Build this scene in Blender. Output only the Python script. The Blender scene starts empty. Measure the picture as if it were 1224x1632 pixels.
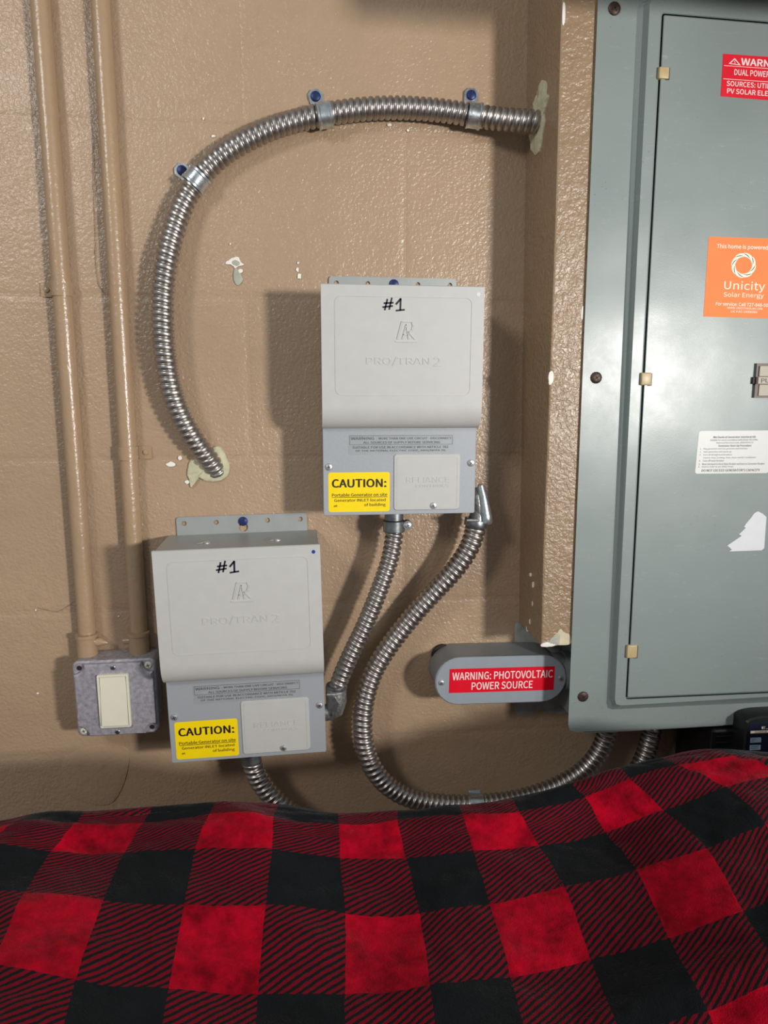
import bpy, bmesh, math, random
import numpy as np
from mathutils import Vector, Matrix, noise
from mathutils.geometry import tessellate_polygon

# ------------------------------------------------------------------ camera
D = 0.95                     # camera distance to the block wall (wall plane is y = 0, room is -y)
F = 1131.0                   # focal length in pixels of the 1224 x 1632 frame
YAW, PITCH = math.radians(6.5), math.radians(9.8)
scene = bpy.context.scene
cam_data = bpy.data.cameras.new('camera')
cam = bpy.data.objects.new('camera', cam_data)
scene.collection.objects.link(cam)
cam.location = (0, -D, 0)
cam.rotation_euler = (math.pi/2 - PITCH, 0, -YAW)
cam_data.sensor_fit = 'VERTICAL'
cam_data.sensor_height = 36.0
cam_data.lens = 36.0*F/1632.0
cam_data.clip_start = 0.01
scene.camera = cam
# ------------------------------------------------------------------ world and lamps
world = bpy.data.worlds.new('room_ambient'); scene.world = world
world.use_nodes = True
world.node_tree.nodes['Background'].inputs[0].default_value = (0.86, 0.93, 1.0, 1)
world.node_tree.nodes['Background'].inputs[1].default_value = 0.31

def lamp(name, loc, target, size, power, color):
    ld = bpy.data.lights.new(name, 'AREA'); ld.shape = 'DISK'; ld.size = size
    ld.energy = power; ld.color = color
    o = bpy.data.objects.new(name, ld); scene.collection.objects.link(o)
    o.location = loc
    o.rotation_euler = (Vector(target)-Vector(loc)).to_track_quat('-Z', 'Y').to_euler()
    return o
def spot(name, loc, target, radius, power, color, cone, blend):
    ld = bpy.data.lights.new(name, 'SPOT'); ld.shadow_soft_size = radius; ld.energy = power; ld.color = color
    ld.spot_size = math.radians(cone); ld.spot_blend = blend
    o = bpy.data.objects.new(name, ld); scene.collection.objects.link(o); o.location = loc
    o.rotation_euler = (Vector(target)-Vector(loc)).to_track_quat('-Z', 'Y').to_euler(); return o
spot('work_lamp', (1.26, -1.86, 0.05), (-0.3, 0, 0.27), 0.10, 142, (1.0, 0.96, 0.93), 77, 1.0)
spot('second_work_lamp', (1.78, -1.9, 0.06), (0.4, 0, 0.35), 0.07, 14, (1.0, 0.95, 0.90), 66, 0.75)
lamp('ceiling_lamp', (-1.15, -1.7, 1.0), (0.1, 0, 0.1), 0.45, 13, (1.0, 0.97, 0.93))
scene.view_settings.view_transform = 'Standard'
scene.view_settings.look = 'None'
scene.view_settings.exposure = 0.0
scene.view_settings.gamma = 1.0
scene.view_settings.use_curve_mapping = False

# ------------------------------------------------------------------ helpers
_f = Vector((math.sin(YAW)*math.cos(PITCH), math.cos(YAW)*math.cos(PITCH), -math.sin(PITCH)))
_r = Vector((math.cos(YAW), -math.sin(YAW), 0))
_u = _r.cross(_f)
def P(px, py, d=0.0):
    """photo pixel -> point on the plane lying d metres in front of the block wall"""
    v = _f*F + _r*(px-612) + _u*(816-py)
    t = (D-d)/v.y
    return Vector((v.x*t, -d, v.z*t))

def C3(r, g, b):
    return tuple(((c/255)/12.92 if c/255 <= 0.04045 else ((c/255+0.055)/1.055)**2.4) for c in (r, g, b))

class NT:
    def __init__(s, name):
        s.m = bpy.data.materials.new(name); s.m.use_nodes = True
        s.t = s.m.node_tree; s.b = s.t.nodes['Principled BSDF']
    def n(s, typ, ins=None, **kw):
        nd = s.t.nodes.new(typ)
        for k, v in kw.items(): setattr(nd, k, v)
        for k, v in (ins or {}).items():
            if hasattr(v, 'is_output') or isinstance(v, bpy.types.NodeSocket): s.t.links.new(v, nd.inputs[k])
            else: nd.inputs[k].default_value = v
        return nd
    def link(s, a, b): s.t.links.new(a, b)
    def pos(s): return s.n('ShaderNodeNewGeometry').outputs['Position']
    def noise(s, scale, detail=2, rough=0.5, vec=None, dist=0.0):
        nd = s.n('ShaderNodeTexNoise', {'Scale': scale, 'Detail': detail, 'Roughness': rough, 'Distortion': dist})
        s.link(vec or s.pos(), nd.inputs['Vector']); return nd.outputs['Fac']
    def ramp(s, fac, stops, mode='LINEAR'):
        nd = s.n('ShaderNodeValToRGB'); s.link(fac, nd.inputs[0])
        cr = nd.color_ramp; cr.interpolation = mode
        while len(cr.elements) < len(stops): cr.elements.new(0.5)
        for e, (p, c) in zip(cr.elements, stops):
            e.position = p; e.color = (c, c, c, 1) if isinstance(c, (int, float)) else tuple(c)+(1,)
        return nd.outputs[0]
    def math(s, op, a, b=0.0, c=None):
        nd = s.n('ShaderNodeMath', operation=op)
        for i, v in enumerate((a, b) if c is None else (a, b, c)):
            if isinstance(v, (int, float)): nd.inputs[i].default_value = v
            else: s.link(v, nd.inputs[i])
        return nd.outputs[0]
    def mix(s, fac, a, b):
        nd = s.n('ShaderNodeMix', data_type='RGBA')
        for i, v in ((0, fac), (6, a), (7, b)):
            if isinstance(v, (int, float)): nd.inputs[i].default_value = v
            elif isinstance(v, tuple): nd.inputs[i].default_value = tuple(v)+(1,)
            else: s.link(v, nd.inputs[i])
        return nd.outputs[2]
    def bump(s, h, dist, strength=1.0, normal=None):
        nd = s.n('ShaderNodeBump', {'Distance': dist, 'Strength': strength}); s.link(h, nd.inputs['Height'])
        if normal: s.link(normal, nd.inputs['Normal'])
        return nd.outputs[0]
    def set(s, **kw):
        names = dict(color='Base Color', rough='Roughness', metal='Metallic', normal='Normal', sheen='Sheen Weight',
                     sheen_rough='Sheen Roughness', sheen_tint='Sheen Tint', spec='Specular IOR Level', coat='Coat Weight', coat_rough='Coat Roughness')
        for k, v in kw.items():
            i = s.b.inputs[names[k]]
            if isinstance(v, bpy.types.NodeSocket): s.link(v, i)
            elif isinstance(v, tuple): i.default_value = tuple(v)+(1,)
            else: i.default_value = v
        return s.m

M = {}
def plain(name, rgb, rough=0.5, metal=0.0, var=0.08, nscale=60, bump=0.0, bscale=400, spec=0.5, coat=0.0):
    t = NT(name); c = C3(*rgb)
    n = t.noise(nscale, 3)
    col = t.mix(t.ramp(n, [(0.3, 0.0), (0.7, 1.0)]), tuple(x*(1-var) for x in c), tuple(min(1, x*(1+var)) for x in c))
    kw = dict(color=col, rough=t.math('ADD', t.math('MULTIPLY', n, 0.12), rough-0.06), metal=metal, spec=spec, coat=coat)
    if bump: kw['normal'] = t.bump(t.noise(bscale, 2), bump)
    M[name] = t.set(**kw); return M[name]

def wall_paint(name, rgb, peel, rough=0.30, fine=230):
    t = NT(name); c = C3(*rgb)
    n1 = t.noise(5, 4, 0.6); n2 = t.noise(60, 3, 0.6)
    col = t.mix(t.ramp(n1, [(0.3, 0.0), (0.7, 1.0)]), tuple(x*0.93 for x in c), tuple(x*1.06 for x in c))
    col = t.mix(t.math('MULTIPLY', t.ramp(n2, [(0.45, 0.0), (0.75, 1.0)]), 0.35), col, tuple(x*0.86 for x in c))
    peeln = t.noise(fine, 2.5, 0.55, dist=0.3)
    blob = t.ramp(peeln, [(0.35, 0.0), (0.62, 1.0)])
    lump = t.noise(45, 3, 0.6)
    amp = t.ramp(t.noise(9, 2), [(0.3, 0.45), (0.7, 1.0)])
    h = t.math('MULTIPLY', blob, amp)
    nrm = t.bump(h, peel)
    nrm = t.bump(lump, peel*3.0, 0.8, nrm)
    M[name] = t.set(color=col, rough=rough, normal=nrm, spec=0.55); return M[name]

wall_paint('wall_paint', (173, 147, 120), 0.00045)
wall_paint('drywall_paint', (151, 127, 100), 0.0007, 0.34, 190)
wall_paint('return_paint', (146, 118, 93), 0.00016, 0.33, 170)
wall_paint('pipe_paint', (170, 143, 113), 0.00022, 0.28, 160)
plain('bare_block', (158, 158, 152), 0.7, var=0.2, bump=0.0004)
plain('putty', (196, 192, 160), 0.75, var=0.12, nscale=120, bump=0.0008, bscale=160)
plain('chip_white', (236, 232, 222), 0.7, bump=0.0003)
plain('chip_grey', (172, 172, 156), 0.7, var=0.12, bump=0.0003)
plain('torn_paper', (206, 196, 166), 0.85, var=0.1, bump=0.0003)
plain('crack', (104, 82, 62), 0.7)
plain('zinc', (196, 204, 206), 0.30, 0.9, var=0.18, nscale=150, bump=0.0001, bscale=500)
plain('zinc_dark', (140, 144, 146), 0.36, 0.9, var=0.2, nscale=150)
plain('cast_metal', (165, 166, 164), 0.42, 0.85, var=0.25, nscale=300, bump=0.0004, bscale=500)
plain('blue_screw', (24, 46, 104), 0.4, 0.3, var=0.2)
plain('screw_steel', (205, 205, 205), 0.38, 0.8, var=0.2, nscale=300)
plain('slot_dark', (38, 36, 34), 0.6, 0.2)
plain('rust_screw', (72, 58, 48), 0.5, 0.5, var=0.4, nscale=400)
plain('box_steel', (163, 167, 165), 0.40, 0.25, var=0.05, nscale=30, bump=0.00005)
plain('plate_grey', (160, 165, 169), 0.5, 0.1, var=0.06, nscale=900)
plain('cover_plastic', (190, 190, 186), 0.45, var=0.02, bump=0.00006, bscale=900)
plain('access_plastic', (188, 188, 184), 0.42, var=0.02, bump=0.00006, bscale=900)
plain('silver_label', (156, 161, 163), 0.45, 0.1, var=0.04)
plain('yellow_label', (250, 218, 12), 0.45, var=0.02, spec=0.3)
plain('red_label', (224, 6, 38), 0.45, var=0.03, spec=0.3)
plain('orange_label', (236, 136, 78), 0.6, var=0.03, spec=0.2)
plain('white_label', (206, 208, 202), 0.4, var=0.03)
plain('white_paper', (216, 219, 220), 0.6, var=0.03)
plain('ink_black', (22, 20, 22), 0.5)
plain('ink_grey', (74, 76, 78), 0.5)
plain('ink_white', (248, 226, 222), 0.5, var=0.02)
plain('ink_cream', (252, 236, 214), 0.5, var=0.02)
plain('marker', (24, 16, 40), 0.4)
plain('marker_blue', (30, 60, 150), 0.4)
plain('pvc_grey', (126, 131, 133), 0.45, var=0.05)
plain('pvc_cover', (148, 157, 163), 0.34, var=0.02)
plain('tan_clip', (186, 166, 122), 0.4, var=0.1)
plain('latch_brown', (88, 70, 54), 0.45)
plain('latch_tan', (166, 156, 138), 0.45, var=0.06)
plain('black_plastic', (18, 19, 21), 0.42)
plain('navy_label', (14, 22, 44), 0.4)
plain('pale_blue_label', (150, 172, 190), 0.5)
plain('ivory', (222, 219, 198), 0.45, var=0.02, spec=0.3)
plain('painted_wood', (150, 130, 108), 0.6)
plain('concrete_floor', (120, 116, 110), 0.8, var=0.15, nscale=12)

def galvanised():
    t = NT('galvanised_steel')
    n = t.noise(35, 4, 0.7); n2 = t.noise(500, 2)
    col = t.mix(n, C3(150, 143, 138), C3(200, 196, 190))
    M['galvanised'] = t.set(color=col, metal=1.0, rough=t.math('ADD', t.math('MULTIPLY', n2, 0.2), 0.27),
                            normal=t.bump(t.noise(260, 2), 0.0001))
galvanised()
def mottled():
    t = NT('mottled_zinc')
    n = t.noise(170, 3, 0.7); n2 = t.noise(18, 2)
    col = t.mix(t.ramp(n, [(0.3, 0.0), (0.7, 1.0)]), C3(144, 144, 152), C3(200, 199, 206))
    col = t.mix(t.math('MULTIPLY', n2, 0.3), col, C3(172, 156, 166))
    M['mottled_zinc'] = t.set(color=col, metal=0.45, rough=0.5, normal=t.bump(n, 0.0002))
mottled()
def enamel():
    t = NT('panel_enamel')
    n = t.noise(6, 3, 0.5); sp = t.noise(420, 2, 0.5)
    area = t.noise(14, 3, 0.7)
    speck = t.math('MULTIPLY', t.ramp(sp, [(0.70, 0.0), (0.73, 1.0)]), t.ramp(area, [(0.52, 0.0), (0.62, 1.0)]))
    wv = t.n('ShaderNodeTexNoise', {'Scale': 40.0, 'Detail': 3.0, 'Distortion': 1.0})
    mp = t.n('ShaderNodeMapping'); mp.inputs['Scale'].default_value = (1, 1, 6); t.link(t.pos(), mp.inputs[0]); t.link(mp.outputs[0], wv.inputs['Vector'])
    scr = t.ramp(wv.outputs['Fac'], [(0.655, 0.0), (0.665, 1.0), (0.675, 0.0)])
    col = t.mix(n, C3(128, 139, 136), C3(139, 150, 147))
    col = t.mix(t.math('MULTIPLY', scr, 0.25), col, C3(200, 206, 200))
    col = t.mix(t.math('MULTIPLY', speck, 0.6), col, C3(70, 70, 62))
    rg = t.math('ADD', 0.25, t.math('MULTIPLY', t.noise(25, 4, 0.7), 0.14))
    nrm = t.bump(t.noise(9, 1), 0.0022)
    nrm = t.bump(t.noise(700, 2), 0.00003, 1.0, nrm)
    M['enamel'] = t.set(color=col, rough=rg, normal=nrm, spec=0.40)
enamel()
def plaid():
    t = NT('buffalo_plaid_plush')
    uv = t.n('ShaderNodeUVMap').outputs[0]
    wob = t.n('ShaderNodeTexNoise', {'Scale': 9.0, 'Detail': 4.0, 'Roughness': 0.7}); t.link(uv, wob.inputs['Vector'])
    sub = t.n('ShaderNodeVectorMath', operation='SUBTRACT'); t.link(wob.outputs['Color'], sub.inputs[0]); sub.inputs[1].default_value = (0.5, 0.5, 0.5)
    mul = t.n('ShaderNodeVectorMath', operation='SCALE'); t.link(sub.outputs[0], mul.inputs[0]); mul.inputs['Scale'].default_value = 0.035
    add = t.n('ShaderNodeVectorMath', operation='ADD'); t.link(uv, add.inputs[0]); t.link(mul.outputs[0], add.inputs[1])
    sep = t.n('ShaderNodeSeparateXYZ'); t.link(add.outputs[0], sep.inputs[0])
    u, v = sep.outputs[0], sep.outputs[1]
    def par(x):
        f = t.math('MULTIPLY', t.math('FRACT', t.math('MULTIPLY', x, 0.5)), 2.0)
        return t.math('GREATER_THAN', f, 1.0)
    a, b = par(u), par(v)
    both = t.math('MULTIPLY', a, b)
    any_ = t.math('MAXIMUM', a, b)
    ph = t.math('FRACT', t.math('ADD', t.math('MULTIPLY', u, 7.5), t.math('MULTIPLY', v, 11.5)))
    tri = t.math('ABSOLUTE', t.math('SUBTRACT', ph, 0.5))
    st = t.ramp(tri, [(0.20, 0.0), (0.28, 1.0)])
    nap = t.math('ADD', t.math('MULTIPLY', t.noise(45, 4, 0.7), 0.6), t.math('MULTIPLY', t.noise(14, 3, 0.6, dist=1.0), 0.4)); napf = t.noise(900, 2)  # nap noise: bump height, with highlight patches and shading painted into the colours
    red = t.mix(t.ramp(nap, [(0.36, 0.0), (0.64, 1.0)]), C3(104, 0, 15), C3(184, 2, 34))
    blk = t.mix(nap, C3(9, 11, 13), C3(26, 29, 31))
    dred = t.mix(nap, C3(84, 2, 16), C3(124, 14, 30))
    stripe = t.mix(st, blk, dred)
    sel = t.math('SUBTRACT', any_, both)
    c1 = t.mix(sel, blk, stripe)
    col = t.mix(both, c1, red)
    h = t.math('ADD', t.math('MULTIPLY', nap, 1.0), t.math('MULTIPLY', napf, 0.25))
    tint = t.mix(0.2, col, (0.5, 0.5, 0.5))
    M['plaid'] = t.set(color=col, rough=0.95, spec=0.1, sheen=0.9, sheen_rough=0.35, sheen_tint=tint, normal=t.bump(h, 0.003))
plaid()

# object helpers
def root_of(o):
    while o.parent: o = o.parent
    return o
def obj(name, bm, mat, parent=None, smooth=False, local=False, kind=None, label=None):
    me = bpy.data.meshes.new(name)
    if isinstance(bm, bmesh.types.BMesh):
        bmesh.ops.recalc_face_normals(bm, faces=bm.faces[:]); bm.to_mesh(me); bm.free()
    else: me = bm; me.name = name
    if parent is not None and not local:
        r = root_of(parent); me.transform(r.matrix_basis.inverted())
    me.materials.clear(); me.materials.append(M[mat])
    if smooth:
        me.shade_smooth()
        try: me.set_sharp_from_angle(angle=math.radians(35))
        except Exception: pass
    o = bpy.data.objects.new(name, me); scene.collection.objects.link(o)
    if parent is not None: o.parent = parent
    if kind: o['kind'] = kind
    if label: o['label'] = label
    return o
def tag(o, label, cat, group=None):
    o['label'] = label; o['category'] = cat
    if group: o['group'] = group
    return o
def thing(name, label, cat, loc, roty=0.0, group=None):
    o = bpy.data.objects.new(name, None); scene.collection.objects.link(o)
    o.location = loc; o.rotation_euler = (0, roty, 0); o.empty_display_size = 0.02
    o.matrix_basis = Matrix.Translation(Vector(loc)) @ Matrix.Rotation(roty, 4, 'Y')
    return tag(o, label, cat, group)

def box_bm(x0, x1, y0, y1, z0, z1, bev=0.0, seg=2, bm=None):
    b = bmesh.new()
    r = bmesh.ops.create_cube(b, size=1)
    for v in b.verts:
        v.co = Vector(((x0+x1)/2+v.co.x*(x1-x0), (y0+y1)/2+v.co.y*(y1-y0), (z0+z1)/2+v.co.z*(z1-z0)))
    if bev: bmesh.ops.bevel(b, geom=b.edges[:], offset=bev, segments=seg, affect='EDGES', profile=0.5)
    if bm is not None:
        merge(bm, b); return bm
    return b
def merge(bm, b):
    me = bpy.data.meshes.new('tmp'); b.to_mesh(me); b.free(); bm.from_mesh(me); bpy.data.meshes.remove(me)

def rrect(x0, x1, z0, z1, r, n=4):
    pts = []
    for cx, cz, a0 in ((x1-r, z1-r, 0), (x0+r, z1-r, 90), (x0+r, z0+r, 180), (x1-r, z0+r, 270)):
        for k in range(n+1):
            a = math.radians(a0+90*k/n); pts.append((cx+r*math.cos(a), cz+r*math.sin(a)))
    return pts
def circle(cx, cz, r, n=16): return [(cx+r*math.cos(2*math.pi*k/n), cz+r*math.sin(2*math.pi*k/n)) for k in range(n)]

def plate(loops, d0, d1, bev=0.0, bm=None, mapf=None):
    """prism of a 2D outline (first loop) with holes (other loops) in the x-z plane from depth d0 (back) to d1 (front)"""
    b = bmesh.new()
    fr = []; bk = []; 
    flat = []
    for lp in loops: flat += [Vector((x, z, 0)) for x, z in lp]
    tris = tessellate_polygon([[Vector((x, z, 0)) for x, z in lp] for lp in loops])
    m = mapf or (lambda x, z, d: Vector((x, -d, z)))
    F_ = [b.verts.new(m(p.x, p.y, d1)) for p in flat]
    B_ = [b.verts.new(m(p.x, p.y, d0)) for p in flat]
    if bev and len(loops) == 1:
        c = [Vector(p) for p in loops[0]]; n = len(c); ins = []
        area = sum(c[i].x*c[(i+1) % n].y-c[(i+1) % n].x*c[i].y for i in range(n))
        sg = 1 if area > 0 else -1
        for i in range(n):
            e1 = (c[i]-c[i-1]); e2 = (c[(i+1) % n]-c[i])
            e1 = e1.normalized() if e1.length > 1e-9 else e2.normalized(); e2 = e2.normalized() if e2.length > 1e-9 else e1
            nn = Vector((-(e1.y+e2.y), e1.x+e2.x)); nn = nn.normalized() if nn.length > 1e-6 else Vector((-e1.y, e1.x))
            ins.append(c[i]+nn*bev*sg)
        I_ = [b.verts.new(m(p.x, p.y, d1)) for p in ins]
        for i, v in enumerate(F_):
            v.co = m(flat[i].x, flat[i].y, d1-bev)
        for i in range(n):
            j = (i+1) % n; b.faces.new((F_[i], F_[j], I_[j], I_[i]))
        top = I_
    else: top = F_
    for t in tris:
        try: b.faces.new([top[i] for i in t])
        except ValueError: pass
        try: b.faces.new([B_[i] for i in reversed(t)])
        except ValueError: pass
    k = 0
    for lp in loops:
        n = len(lp)
        for i in range(n):
            j = (i+1) % n
            b.faces.new((B_[k+i], B_[k+j], F_[k+j], F_[k+i]))
        k += n
    if bm is not None: merge(bm, b); return bm
    return b

def tube(points, radii, seg=20, bm=None, caps=True, sx=1.0):
    b = bmesh.new(); pts = [Vector(p) for p in points]; rings = []
    n = len(pts); nv = None
    for i, p in enumerate(pts):
        t = (pts[min(i+1, n-1)]-pts[max(i-1, 0)]).normalized()
        if nv is None:
            nv = t.orthogonal().normalized()
        nv = (nv-t*nv.dot(t)).normalized(); bv = t.cross(nv)
        r = radii[i] if isinstance(radii, (list, tuple)) else radii
        rings.append([b.verts.new(p+nv*r*math.cos(2*math.pi*k/seg)+bv*r*sx*math.sin(2*math.pi*k/seg)) for k in range(seg)])
    for a, c in zip(rings, rings[1:]):
        for k in range(seg): b.faces.new((a[k], a[(k+1) % seg], c[(k+1) % seg], c[k]))
    if caps: b.faces.new(rings[0][::-1]); b.faces.new(rings[-1])
    if bm is not None: merge(bm, b); return bm
    return b

def catmull(pts, per=12):
    pts = [Vector(p) for p in pts]; out = []
    q = [pts[0]*2-pts[1]]+pts+[pts[-1]*2-pts[-2]]
    for i in range(1, len(q)-2):
        p0, p1, p2, p3 = q[i-1:i+3]
        for k in range(per):
            t = k/per
            out.append(0.5*((2*p1)+(p2-p0)*t+(2*p0-5*p1+4*p2-p3)*t*t+(3*p1-p0-3*p2+p3)*t**3))
    out.append(pts[-1]); return out
def resample(pts, ds):
    L = [0.0]
    for a, b in zip(pts, pts[1:]): L.append(L[-1]+(b-a).length)
    n = max(2, int(L[-1]/ds)); out = []; j = 0
    for k in range(n+1):
        s = L[-1]*k/n
        while j < len(L)-2 and L[j+1] < s: j += 1
        f = (s-L[j])/max(1e-9, L[j+1]-L[j]); out.append(pts[j].lerp(pts[j+1], f))
    return out, L[-1]

def flex_mesh(points, R, pitch=0.0079, seg=26, spp=9):
    """helically corrugated flexible metal conduit along the points"""
    path, Ltot = resample(catmull(points, 24), pitch/spp)
    n = len(path); N = np.array([p[:] for p in path]); T = np.gradient(N, axis=0); T /= np.linalg.norm(T, axis=1)[:, None]
    ds = Ltot/(n-1); nv = np.array([0.0, -1.0, 0.0]); V = np.zeros((n, seg, 3))
    th = np.arange(seg)*2*np.pi/seg
    for i in range(n):
        t = T[i]; nv = nv-t*nv.dot(t); nv /= np.linalg.norm(nv); bv = np.cross(t, nv)
        ph = (i*ds/pitch+th/(2*np.pi)) % 1.0
        r = R-0.0026*np.exp(-((ph-0.5)/0.115)**2)-0.0005*np.exp(-((ph-0.02)/0.06)**2)+0.0004*np.cos(2*np.pi*(ph))
        V[i] = N[i]+r[:, None]*(np.cos(th)[:, None]*nv+np.sin(th)[:, None]*bv)
    a = np.arange(n-1)[:, None]*seg; k = np.arange(seg)[None, :]; k2 = (k+1) % seg
    Fc = np.stack([a+k, a+k2, a+seg+k2, a+seg+k], axis=-1).reshape(-1, 4)
    me = bpy.data.meshes.new('flex')
    me.from_pydata(V.reshape(-1, 3).tolist(), [], Fc.tolist()); me.update(); me.shade_smooth()
    return me

# flat text: generated outline text mapped into a parallelogram
try:      # the sans face that ships with Blender, else the built-in one
    import os
    FONT = bpy.data.fonts.load(os.path.join(bpy.utils.system_resource('DATAFILES'), 'fonts', 'Noto Sans CJK Regular.woff2'))
except Exception:
    FONT = None
def text_verts(s, bold=0.0, align_lines=None):
    cu = bpy.data.curves.new('t', 'FONT'); cu.body = s; cu.resolution_u = 3
    if FONT: cu.font = FONT
    cu.fill_mode = 'FRONT'
    o = bpy.data.objects.new('t', cu); scene.collection.objects.link(o)
    dg = bpy.context.evaluated_depsgraph_get()
    me = bpy.data.meshes.new_from_object(o.evaluated_get(dg))
    v = [tuple(x.co[:2]) for x in me.vertices]; f = [tuple(p.vertices) for p in me.polygons]
    bpy.data.objects.remove(o); bpy.data.curves.remove(cu); bpy.data.meshes.remove(me)
    if bold > 0.004:      # heavier strokes: a second and third impression, slightly shifted
        n = len(v); v0, f0 = list(v), list(f)
        for dx, dy in ((bold, 0), (bold*0.5, bold*0.6)):
            k = len(v); v += [(x+dx, y+dy) for x, y in v0]; f += [tuple(i+k for i in q) for q in f0]
    return v, f
def text_bm(bm, s, TL, TR, BL, bold=0.0, mapf=None, thick=0.0):
    """fit text s into the parallelogram TL, TR, BL (2D), mapf(x, z) -> world"""
    v, f = text_verts(s, bold)
    if not v: return
    xs = [p[0] for p in v]; ys = [p[1] for p in v]
    x0, x1, y0, y1 = min(xs), max(xs), min(ys), max(ys)
    vs = []
    nl = len(v)//(3 if bold > 0.004 else 1)
    for pi, p in enumerate(v):
        a = (p[0]-x0)/(x1-x0); c = (y1-p[1])/(y1-y0)
        q = (TL[0]+(TR[0]-TL[0])*a+(BL[0]-TL[0])*c, TL[1]+(TR[1]-TL[1])*a+(BL[1]-TL[1])*c)
        vs.append(bm.verts.new(mapf(q[0], q[1])+Vector((0, -0.00005*(pi//nl), 0))))
    new = []
    for fc in f:
        try: new.append(bm.faces.new([vs[i] for i in fc]))
        except ValueError: pass
    for fc in new:
        fc.normal_update()
        if fc.normal.y > 0: fc.normal_flip()
    if thick:
        r = bmesh.ops.extrude_face_region(bm, geom=new)
        bmesh.ops.translate(bm, verts=[g for g in r['geom'] if isinstance(g, bmesh.types.BMVert)], vec=(0, -thick, 0))
def raw_obj(name, bm, mat, parent, local=False, label=None, smooth=False):
    me = bpy.data.meshes.new(name); bm.to_mesh(me); bm.free()
    return obj(name, me, mat, parent, local=local, label=label, smooth=smooth)
def stroke(bm, pts, w, mapf):
    """marker stroke ribbon in 2D"""
    for a, b in zip(pts, pts[1:]):
        a = Vector(a); b = Vector(b); t = (b-a).normalized(); n = Vector((-t.y, t.x))*w/2; e = t*w*0.35
        q = [a-e-n, b+e-n, b+e+n, a-e+n]
        bm.faces.new([bm.verts.new(mapf(*p)) for p in q])

def screw_head(bm, c, r, h, seg=14, slot=None):
    """domed screw head facing -y at point c"""
    b = bmesh.new(); prof = [(1.0, 0), (1.0, 0.35), (0.85, 0.75), (0.5, 0.97)]
    rings = [[b.verts.new((c[0]+r*k*math.cos(2*math.pi*i/seg), c[1]-h*z, c[2]+r*k*math.sin(2*math.pi*i/seg))) for i in range(seg)] for k, z in prof]
    for p, q in zip(rings, rings[1:]):
        for i in range(seg): b.faces.new((p[i], p[(i+1) % seg], q[(i+1) % seg], q[i]))
    b.faces.new(rings[-1]); b.faces.new(rings[0][::-1]); merge(bm, b)
def phillips(name, c, r, h, mat, parent, local=False, cross=True, ang=0.3):
    b = bmesh.new(); screw_head(b, c, r, h)
    s = obj(name, b, mat, parent, smooth=True, local=local)
    b = bmesh.new(); 
    for a in ((ang, ang+math.pi/2) if cross else (ang,)):
        t = Vector((math.cos(a), 0, math.sin(a)))*r*(0.55 if cross else 0.8); n = Vector((-math.sin(a), 0, math.cos(a)))*r*(0.09 if cross else 0.12)
        o_ = Vector(c)+Vector((0, -h*1.0-0.00008, 0))
        b.faces.new([b.verts.new(o_+x) for x in (-t-n, t-n, t+n, -t+n)])
    obj('screw_slot', b, 'slot_dark', s, local=local)
    return s
def blob(outline, d, th, name, mat, parent, seed=0, rag=0.0, mapf=None, kind=None):
    """irregular raised patch; outline in photo pixels on plane d"""
    rnd = random.Random(seed)
    base = [P(x, y, d) for x, y in outline] if mapf is None else [mapf(x, y) for x, y in outline]
    fine = []
    n = len(base)
    for i in range(n):
        p0, p1, p2, p3 = base[i-1], base[i], base[(i+1) % n], base[(i+2) % n]
        for k in range(4):
            t = k/4; q = 0.5*((2*p1)+(p2-p0)*t+(2*p0-5*p1+4*p2-p3)*t*t+(3*p1-p0-3*p2+p3)*t**3)
            fine.append(q+Vector((rnd.uniform(-rag, rag), 0, rnd.uniform(-rag, rag))))
    c = sum(fine, Vector())/len(fine)
    nrm = (fine[0]-c).cross(fine[len(fine)//3]-c).normalized()
    if nrm.y > 0 or (abs(nrm.y) < 0.2 and nrm.x > 0): nrm = -nrm
    b = bmesh.new(); rings = []
    for s, h in ((1.0, -0.3), (0.97, 0.55), (0.86, 0.9), (0.6, 1.0), (0.3, 1.0)):
        rings.append([b.verts.new(c+(p-c)*s+nrm*th*(h+(noise.noise(p*300+Vector((seed, s*5, 0)))*0.35 if h > 0 else 0))) for p in fine])
    m = len(fine)
    for p, q in zip(rings, rings[1:]):
        for i in range(m): b.faces.new((p[i], p[(i+1) % m], q[(i+1) % m], q[i]))
    cv = b.verts.new(c+nrm*th)
    for i in range(m): b.faces.new((rings[-1][i], rings[-1][(i+1) % m], cv))
    return obj(name, b, mat, parent, smooth=True, kind=kind)

# ------------------------------------------------------------------ the setting
def struct(name, bm, mat, smooth=False):
    o = obj(name, bm, mat, smooth=smooth); o['kind'] = 'structure'; return o
DF = 0.098                                  # depth of the furred-out drywall face
x_corner_t, x_corner_b = P(841, 0, 0), P(827, 1003, 0)
f_top, f_bot = P(896, 0, DF), P(861.5, 1028, DF)
zb = f_bot.z
ZT, ZB = 0.95, -1.35
floor = struct('floor', box_bm(-2.2, 2.4, -3.2, 0.12, ZB-0.05, ZB), 'concrete_floor')
wall = struct('wall_back', box_bm(-1.65, 1.75, 0.0006, 0.12, ZB, ZT), 'wall_paint')
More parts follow.
